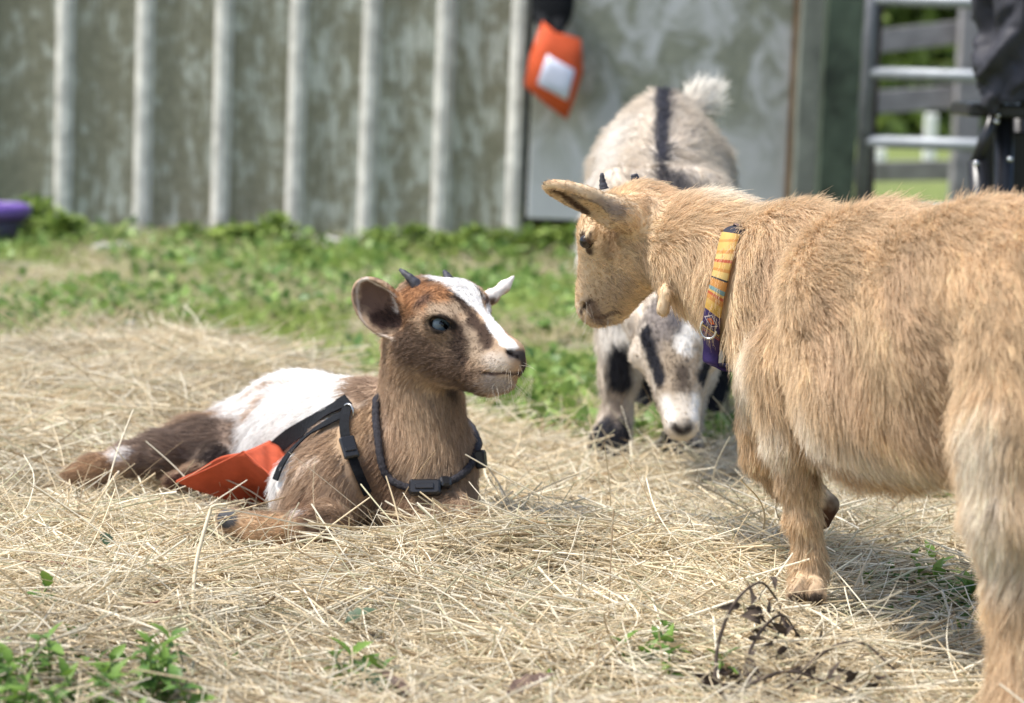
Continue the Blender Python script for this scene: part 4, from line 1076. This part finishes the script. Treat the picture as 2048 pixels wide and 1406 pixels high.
jb.chain([(2110, -80, 3.93, 120), (2110, 140, 3.95, 70)], k=.02)
jb.cone((2020, 196, 3.93, 36), (2022, 260, 3.93, 30), k=.004, sub=True)
jb.build(); V = jb.verts; N = jb.normal(V)
rv = V @ np.array([[.8, 0, .6], [0, 1, 0], [-.6, 0, .8]]) * np.array((1, 1, .3)); fold = .026 * (.5 - np.abs(fbm(rv, 26, 80, 2) - .5) * 4) + .012 * (fbm(V, 40, 82) - .5)
V = V + N * fold[:, None]
jk = obj('jacket', mesh_np('jacket', V, jb.faces), M['jacket'])
tag(jk, 'dark grey crumpled jacket with gathered cuff hanging at the top right corner', 'jacket')

# ------------------------------------------------------------------ hay
def curves(name, pts, rad, tint, mat):
    n, k = pts.shape[:2]
    cu = D.hair_curves.new(name); cu.add_curves([k] * n)
    cu.attributes['position'].data.foreach_set('vector', pts.astype(np.float32).ravel())
    ra = cu.attributes.get('radius') or cu.attributes.new('radius', 'FLOAT', 'POINT'); ra.data.foreach_set('value', rad.astype(np.float32).ravel())
    at = cu.attributes.new('tint', 'FLOAT_COLOR', 'CURVE'); at.data.foreach_set('color', np.concatenate([np.clip(tint, 0, 1), np.ones((n, 1))], 1).astype(np.float32).ravel())
    cu.materials.append(mat); o = D.objects.new(name, cu); COL.objects.link(o); return o
HAYC = np.array([(.64, .53, .35), (.56, .45, .28), (.76, .69, .53), (.49, .46, .30), (.30, .215, .12), (.61, .55, .41)])
def straw(rng, n, x, y, z, lmin, lmax, rmin, rmax, tilt, cols=HAYC, wts=(.25, .2, .22, .13, .08, .12), npt=6):
    L = lmin + (lmax - lmin) * rng.random(n) ** 2.2
    az = rng.uniform(0, 2 * math.pi, n); el = rng.normal(0, tilt, n)
    d = np.stack([np.cos(az) * np.cos(el), np.sin(az) * np.cos(el), np.sin(el)], 1)
    sd = np.stack([-np.sin(az), np.cos(az), np.zeros(n)], 1)
    s = np.linspace(-.5, .5, npt)[None, :, None]
    cv = rng.normal(0, .42, (n, 1, 1)); cz = rng.normal(-.10, .16, (n, 1, 1))
    Ln = L[:, None, None]
    p = np.stack([x, y, z], 1)[:, None] + Ln * (s * d[:, None] + (s * s - .08) * (cv * sd[:, None] + cz * np.array((0, 0, 1.))))
    # a kink in some stems
    kk = (rng.random(n) < .3)[:, None, None] * np.maximum(s - rng.uniform(-.2, .3, (n, 1, 1)), 0)
    p = p + Ln * kk * unit(rng.standard_normal((n, 3)) * (1, 1, .5))[:, None] * .7
    r = (rmin + (rmax - rmin) * rng.random(n) ** 2)[:, None] * np.linspace(1, .55, npt)[None]
    ci = rng.choice(len(cols), n, p=wts)
    t = cols[ci] * (.78 + .44 * rng.random((n, 1))) * (.68 + .60 * fbm(p2(x, y), 5, 77)[:, None])
    return p, r, t
def clear_of_goats(p):
    q = p.reshape(-1, 3); bad = np.zeros(len(q), bool)
    for b_ in (KID, TAN, PALE): bad |= b_.sample(q) < -.002
    bad = bad.reshape(p.shape[:2]).any(1); return ~bad
def build_hay():
    rng = np.random.default_rng(21)
    n = 170000
    y = 1.62 + 2.5 * rng.random(n) ** 1.15; x = (rng.random(n) * 2 - 1) * (.228 * y + .08)
    q = p2(x, y)
    keep = (hay_edge(x) - y) / .10 + 1.6 * (fbm(q, 7, 90) - .5) > rng.uniform(-.5, .5, n)
    # thin spots where weeds and soil show
    spots = (((1880, 1180), .085), ((1960, 1260), .08), ((1360, 1360), .07), ((1480, 1400), .05), ((120, 1430), .15), ((330, 1430), .09), ((20, 1180), .03), ((1940, 1020), .06), ((900, 1400), .05), ((1190, 800), .05), ((520, 1070), .06), ((430, 1010), .05), ((700, 1410), .04))
    def thin_at(x, y):
        th = np.zeros(len(x))
        for (u, v), rr in spots:
            c_ = G(u, v); th = np.maximum(th, np.exp(-((x - c_[0]) ** 2 + (y - c_[1]) ** 2) / rr ** 2))
        return th
    thin = thin_at(x, y)
    keep &= rng.random(n) > thin * .93
    x, y = x[keep], y[keep]; n = len(x)
    depth = rng.random(n)
    zt_ = hay_z(x, y); zg = ground_z(x, y)
    z = zg + (zt_ - zg) * (1 - .75 * depth ** 1.7) + .003
    p, r, t = straw(rng, n, x, y, z, .04, .24, .00040, .0014, .19)
    ok = clear_of_goats(p)
    # stray stems that stand up out of the pile
    m = 9000
    y2 = 1.75 + 2.1 * rng.random(m); x2 = (rng.random(m) * 2 - 1) * (.228 * y2 + .06); ok2 = y2 < hay_edge(x2) - .02 * rng.random(m)
    ok2 &= rng.random(m) > thin_at(x2, y2); x2, y2 = x2[ok2], y2[ok2]; m = len(x2)
    p2_, r2, t2 = straw(rng, m, x2, y2, hay_z(x2, y2) + .012, .06, .22, .00030, .0009, .40)
    ok2 = clear_of_goats(p2_)
    m = 7000
    y3 = 1.75 + 2.2 * rng.random(m); x3 = (rng.random(m) * 2 - 1) * (.228 * y3 + .06); ok3 = y3 < hay_edge(x3) - .05; x3, y3 = x3[ok3], y3[ok3]
    p3_, r3, t3 = straw(rng, len(x3), x3, y3, hay_z(x3, y3) + .012, .10, .34, .0005, .0013, .13, wts=(.3, .1, .4, .1, .02, .08)); ok3 = clear_of_goats(p3_) & (rng.random(len(x3)) > thin_at(x3, y3) * 1.2)
    p = np.concatenate([p[ok], p2_[ok2], p3_[ok3]]); r = np.concatenate([r[ok], r2[ok2], r3[ok3]]); t = np.concatenate([t[ok], t2[ok2], t3[ok3]])
    p[..., 2] = np.maximum(p[..., 2], -.045)
    o = curves('hay', p, r, t, M['hay']); tag(o, 'loose dry hay spread over the ground under the goats', 'hay', kind='stuff')

def build_grass():
    rng = np.random.default_rng(31)
    # blades
    n = 60000
    y = 2.9 + 5.0 * rng.random(n) ** 1.1; x = (rng.random(n) * 2 - 1) * (.228 * y + .15)
    q = p2(x, y); dry = fbm(q, 2.2, 95); bare = fbm(q, 1.8, 99)
    keep = (y > hay_edge(x) - .10) & (y < 6.85) & (bare < .60 + .12 * rng.random(n))
    keep &= ~((bare > .5) & (y > 5.6) & (rng.random(n) < .6))
    x, y, dry = x[keep], y[keep], dry[keep]; n = len(x)
    L = .035 + .07 * rng.random(n) ** 2 + .02 * dry
    az = rng.uniform(0, 2 * math.pi, n); ln = rng.uniform(.1, .75, n)
    base = np.stack([x, y, ground_z(x, y) - .003], 1); h = np.stack([np.cos(az) * ln, np.sin(az) * ln, np.ones(n)], 1); h = unit(h)
    s = np.linspace(0, 1, 4)[None, :, None]
    p = base[:, None] + L[:, None, None] * (s * h[:, None] + s * s * .45 * np.stack([np.cos(az), np.sin(az), -.7 * np.ones(n)], 1)[:, None])
    r = (.0009 + .0012 * rng.random(n))[:, None] * np.array([1, .9, .6, .15])[None]
    g1, g2, dr = np.array((.20, .29, .055)), np.array((.42, .50, .14)), np.array((.60, .52, .32))
    k = rng.random((n, 1)); t = g1 * (1 - k) + g2 * k
    isd = (rng.random(n) < np.clip((dry - .44) * 4.5 + .10 * (y - 4.0), .04, .85))[:, None]; t = np.where(isd, dr * (.7 + .5 * k), t)
    o = curves('grass', p, r, t, M['leaf']); tag(o, 'short green grass with dry patches between the hay and the shed', 'grass', kind='stuff')
    # broad-leaved ground cover
    n = 42000
    y = 2.95 + 3.9 * rng.random(n) ** 1.2; x = (rng.random(n) * 2 - 1) * (.228 * y + .15); q = p2(x, y)
    keep = (y > hay_edge(x) - .08) & (y < 6.85) & (fbm(q, 1.8, 99) < .58) & (fbm(q, 3.5, 105) > .40)
    x, y = x[keep], y[keep]
    c_ = np.stack([x, y, ground_z(x, y) + .055 * rng.random(len(x)) ** 1.3], 1)
    v, f, t = leaf_set(rng, c_, .026, ((.08, .17, .04), (.32, .45, .12)), ratio=.75)
    o = obj('ground_cover', mesh_np('ground_cover', v, f, t), M['leaf'], None, False); tag(o, 'low broad-leaved green weeds covering the ground behind the hay', 'weeds', kind='stuff')
    # weeds under the thin hay
    n = 1500; cs = []
    for (u, v), rr, m in (((1880, 1180), .07, 260), ((1960, 1260), .07, 260), ((1380, 1350), .035, 120), ((1940, 1020), .05, 200), ((120, 1400), .08, 260), ((1655, 935), .03, 60)):
        c0 = G(u, v, -.02); a = rng.standard_normal((m, 2)) * rr * .7
        cs.append(np.stack([c0[0] + a[:, 0], c0[1] + a[:, 1], -.025 + .035 * rng.random(m)], 1))
    v, f, t = leaf_set(rng, np.concatenate(cs), .015, ((.06, .12, .03), (.17, .28, .06)), ratio=.5)
    o = obj('undergrowth', mesh_np('undergrowth', v, f, t), M['leaf'], None, False); tag(o, 'small green weeds showing through gaps in the hay', 'weeds', kind='stuff')
    # dry litter lying in the grass
    n = 6000
    y = 3.4 + 3.0 * rng.random(n); x = (rng.random(n) * 2 - 1) * (.228 * y + .1); q = p2(x, y)
    keep = (y > hay_edge(x) - .05) & (fbm(q, 2.2, 95) > .50); x, y = x[keep], y[keep]
    p, r, t = straw(rng, len(x), x, y, ground_z(x, y) + .015 + .02 * rng.random(len(x)), .04, .16, .0007, .0018, .15)
    o = curves('dry_litter', p, r, t, M['hay']); tag(o, 'dry straw scattered thinly in the green grass', 'straw', kind='stuff')

# ------------------------------------------------------------------ single plants and leaves
def leaf_mesh(name, L, wd, cols, droop=.25, seed=0):
    rng = np.random.default_rng(seed); v = []; f = []; n = 9
    for i in range(n):
        s = i / (n - 1); w_ = wd * math.sin(math.pi * min(1, s ** .8 * .97 + .03)) * (1 + .12 * (-1) ** i)
        z = -droop * L * s * s
        v += [(-w_ / 2, s * L, z + w_ * .22), (0, s * L, z), (w_ / 2, s * L, z + w_ * .22)]
    for i in range(n - 1):
        for j in (0, 1): f.append((i * 3 + j, i * 3 + j + 1, i * 3 + 4 + j, i * 3 + 3 + j))
    k = np.repeat(np.linspace(0, 1, n), 3)[:, None]; t = np.array(cols[0]) * (1 - k) + np.array(cols[1]) * k
    return mesh_np(name, np.array(v), np.array(f), t * (.9 + .2 * rng.random((len(v), 1))))
M['stem'] = simple('green_stem', (.14, .20, .05), .6, var=.2)
WL = [leaf_mesh('leaf', .024, .011, ((.12, .22, .035), (.20, .32, .06)), .25, 1), leaf_mesh('leaf', .020, .010, ((.07, .15, .03), (.14, .25, .05)), .4, 2)]
def plant(loc, hgt, stems, rng, label, spread=.03, nodes=4, size=.82, group='green weeds in the hay'):
    root = empty('weed', loc, label, 'weed', group)
    for s_ in range(stems):
        az = rng.uniform(0, 2 * math.pi); ln = rng.uniform(.1, .5)
        b0 = np.array(loc) + np.array((rng.normal(0, spread), rng.normal(0, spread), 0)) * (stems > 1); H = hgt * rng.uniform(.7, 1.05)
        top = b0 + np.array((math.cos(az) * ln * H, math.sin(az) * ln * H, H))
        pts = smooth_path([b0, (b0 + top) / 2 + np.array((0, 0, .1 * H)), top], 8)
        MB().tube(pts, np.linspace(.0016, .0009, 8), 6).build('stem', M['stem'], root, True)
        for k in range(nodes):
            s = .45 + .55 * k / (nodes - 1); p = pts[min(7, int(s * 7))]
            for a in (0, math.pi):
                th = a + k * 1.57 + rng.normal(0, .3) + az
                o = obj('leaf', WL[int(rng.integers(2))], M['leaf'], None, True)
                o.parent = root; o.matrix_parent_inverse = Matrix.Translation(root.location).inverted()
                up_ = .2 + .75 * (k == nodes - 1) + rng.normal(0, .15)
                o.location = p; o.rotation_euler = (up_, rng.normal(0, .25), th); sc = size * rng.uniform(.7, 1.15) * (1.0 if k else .8); o.scale = (sc, sc, sc)
    return root
def build_plants():
    rng = np.random.default_rng(41)
    def g(u, v, z=-.015): return tuple(G(u, v, z))
    plant(g(58, 1262), .042, 1, rng, 'small fresh green sprig poking up through the hay near the left edge', nodes=3, size=1.05)
    plant(g(50, 1470), .056, 14, rng, 'thick clump of bright green weeds in the bottom left corner', .045, 5, .8)
    plant(g(190, 1475), .050, 12, rng, 'low green weed just right of the bottom left clump', .038, 5, .8)
    plant(g(285, 1462), .058, 7, rng, 'taller green weed at the bottom left, with larger pointed leaves', .034, 5, .95)
    plant(g(700, 1412), .040, 4, rng, 'little green weed in the hay at the bottom, left of the brown dead leaves', .015, 3, 1.1)
    plant(g(1350, 1385), .042, 7, rng, 'bushy green weed at the bottom, left of the dried brown weed', .022, 3, .95)
    plant(g(1935, 1225), .034, 6, rng, 'green weed in a hay gap beside the hind leg of the tan goat', .03, 3, 1.0)
    plant(g(1850, 1190), .030, 5, rng, 'low dark green weed in the hay under the belly of the tan goat', .03, 3, .9)
    plant(g(1115, 1406), .016, 1, rng, 'single tiny green shoot in the hay at the bottom middle', nodes=3, size=.7)
    M['dead'] = simple('dead_leaf', (.13, .085, .065), .8, var=.4, scale=120, bmp=.5)
    M['dark_leaf'] = simple('dark_green_leaf', (.045, .075, .035), .5, var=.3, scale=90)
    dl = leaf_mesh('dead_leaf', .045, .024, ((1, 1, 1), (1, 1, 1)), -.2, 5)
    for k, (u, v, rz, lab) in enumerate(((825, 1398, 1.0, 'brown curled dead leaf lying at the bottom edge, the left one'), (1010, 1392, -1.3, 'brown flat dead leaf lying at the bottom edge, the right one'))):
        o = obj('dead_leaf', dl, M['dead']); o.location = G(u, v, .006); o.rotation_euler = (.25, .2, rz); tag(o, lab, 'leaf', 'dead leaves')
    gl = leaf_mesh('green_leaf', .032, .017, ((1, 1, 1), (1, 1, 1)), .1, 6)
    for k, (u, v, rz, sc, lab) in enumerate(((212, 1092, .3, .8, 'dark green oval leaf half buried in the hay left of the folded hoof'), (690, 1246, -1.2, 1.0, 'dark green leaf lying in the hay below the chest of the lying kid'), (760, 1380, .8, 1.0, 'rounded green leaf among straws near the bottom middle'))):
        o = obj('green_leaf', gl, M['dark_leaf']); o.location = G(u, v, .014); o.rotation_euler = (.5, .2, rz); o.scale = (sc,) * 3; tag(o, lab, 'leaf', 'green leaves in the hay')
    # dried weed with dark curled leaves
    M['dried'] = simple('dried_weed', (.07, .052, .04), .85, var=.45, scale=150, bmp=.4)
    dw = empty('dried_weed', g(1500, 1400), 'dried dark brown weed with arched stems and shrivelled leaves at the bottom right', 'weed')
    for pix in ([(1428, 1400, 1.96), (1436, 1290, 1.99), (1470, 1205, 2.0), (1520, 1165, 2.02), (1555, 1200, 2.04)], [(1480, 1395, 1.97), (1505, 1290, 2.0), (1560, 1230, 2.03), (1600, 1275, 2.04)], [(1560, 1400, 1.95), (1640, 1310, 1.98), (1720, 1285, 2.0), (1790, 1340, 1.98)], [(1440, 1400, 1.93), (1560, 1345, 1.94), (1640, 1360, 1.95), (1720, 1400, 1.94)]):
        MB().tube(smooth_path([P(*a) for a in pix], 20), np.linspace(.0018, .0010, 20), 6).build('stem', M['dried'], dw, True)
    sm = leaf_mesh('shrivelled_leaf', .022, .008, ((1, 1, 1), (1, 1, 1)), .9, 8)
    for k in range(110):
        c0 = [(1530, 1230, 2.03), (1590, 1290, 2.03), (1470, 1350, 1.97), (1550, 1380, 1.95), (1690, 1370, 1.95), (1440, 1390, 1.94)][k % 6]
        c_ = P(c0[0] + rng.normal(0, 26), c0[1] + rng.normal(0, 26), c0[2] + rng.normal(0, .015))
        o = obj('shrivelled_leaf', sm, M['dried']); o.parent = dw; o.matrix_parent_inverse = Matrix.Translation(dw.location).inverted()
        o.location = c_; o.rotation_euler = tuple(rng.uniform(0, 6.28, 3)); sc = rng.uniform(.35, .8); o.scale = (sc * 1.2, sc, sc)
    # tall bent straw and two dark stems
    pts = smooth_path([P(385, 1235, 2.16), P(392, 1130, 2.18), P(418, 1030, 2.2), P(428, 1012, 2.2), P(455, 1008, 2.2)], 26)
    o = MB().tube(pts, np.linspace(.0021, .0012, 26), 8).build('straw_stalk', simple('pale_straw', (.70, .60, .42), .6, var=.2, scale=80), None, True); tag(o, 'tall pale bent straw standing up in front of the orange flap', 'straw')
    rs = simple('reddish_stem', (.22, .10, .07), .6)
    for pix, lab in (([(38, 1122), (110, 1125), (200, 1142)], 'thin reddish stem lying on the hay at the left'), ([(225, 1210), (290, 1207), (330, 1202)], 'short dark red stem lying on the hay, nearer the front')):
        o = MB().tube(smooth_path([G(u, v, .016) for u, v in pix], 14), .0011, 6).build('stem', rs, None, True); tag(o, lab, 'stem', 'reddish stems')
    # weeds along the foot of the shed
    rng2 = np.random.default_rng(52); fm = []
    for s_ in range(3):
        n = 420; a = rng2.random((n, 1)); c_ = np.concatenate([rng2.standard_normal((n, 2)) * .075, .02 + .17 * a ** 1.2], 1); c_[:, :2] *= (1.15 - a)
        fm.append(mesh_np('foliage', *leaf_set(rng2, c_, .034, ((.11, .19, .04), (.34, .44, .10)))))
    for k, (u, v, s_, lab) in enumerate(((70, 470, 1.0, 'bright green weed clump just behind the purple bucket'), (125, 482, 1.15, 'wide bright green weed clump right of the purple bucket'),
            (300, 478, .5, 'small weed tuft at the foot of the second wall rib in view'), (390, 474, .6, 'small weed tuft between the second and third wall ribs'), (460, 476, .8, 'weed tuft at the foot of the third wall rib in view'),
            (515, 482, 1.15, 'tall leafy weed between the third and fourth wall ribs'), (560, 484, .9, 'leafy weed just left of the fourth wall rib'), (592, 520, .7, 'lone yellow-green weed in the grass in front of the wall ribs'),
            (700, 494, .5, 'tiny weed tuft left of the fifth wall rib'), (760, 490, .7, 'weed tuft between the fifth and sixth wall ribs'), (835, 492, .9, 'bushy weed just left of the sixth wall rib'), (890, 492, 1.1, 'large bushy weed covering the foot of the sixth wall rib'),
            (950, 496, .9, 'bushy weed between the sixth and seventh wall ribs'), (1010, 498, .8, 'weed tuft at the foot of the rib nearest the shed door'), (1020, 520, .6, 'low weed in the grass in front of the rib nearest the door'),
            (1080, 505, 1.0, 'bushy weed below the orange bag at the dark gap under the door'), (1135, 510, .9, 'weed below the door, nearest the face of the tan goat'))):
        q_ = G(u, v); loc = (q_[0], min(q_[1], 6.52), -.03)
        root = empty('weed', loc, lab, 'weed', 'weeds along the foot of the shed')
        o = obj('foliage', fm[k % 3], M['leaf'], None, False); o.parent = root; o.rotation_euler = (0, 0, k * 1.3); o.scale = (s_ * (1.25 + .3 * math.sin(k * 3)), s_ * .9, s_ * (.5 + .15 * math.cos(k * 2))); o['kind'] = 'stuff'
    # pale stones at the wall foot
    sm_ = simple('pale_stone', (.46, .44, .43), .8, var=.2, scale=30)
    for k, (u, v, s_, lab) in enumerate(((232, 492, .07, 'flat pale stone in the grass between the first two bright wall ribs'), (205, 450, .06, 'pale stone against the wall between the first two bright ribs'), (660, 480, .07, 'pale stone at the wall between the fourth and fifth ribs'), (590, 470, .05, 'pale stone at the foot of the fourth rib'), (415, 455, .05, 'pale stone at the wall just left of the third rib'), (432, 594, .035, 'pale wood chip lying in the grass left of the kid'), (258, 636, .018, 'small white pebble at the back edge of the hay'))):
        q_ = G(u, v); mb = MB(); pts = unit(np.random.default_rng(k).standard_normal((40, 3))) * s_ * np.array((1, .7, .32))
        import bmesh
        bm = bmesh.new()
        for p_ in pts: bm.verts.new(p_)
        bmesh.ops.convex_hull(bm, input=bm.verts); me = D.meshes.new('stone'); bm.to_mesh(me); bm.free()
        o = obj('stone', me, sm_, None, False); o.location = (q_[0], min(q_[1], 6.8), -.01); o.rotation_euler = (0, 0, k); tag(o, lab or 'pale stone lying at the foot of the shed wall', 'stone', 'pale stones')

# ------------------------------------------------------------------ goats, then hay round them, then small plants
KID = build_kid()
TAN = build_tan()
PALE = build_pale()
build_hay()
build_grass()
build_plants()
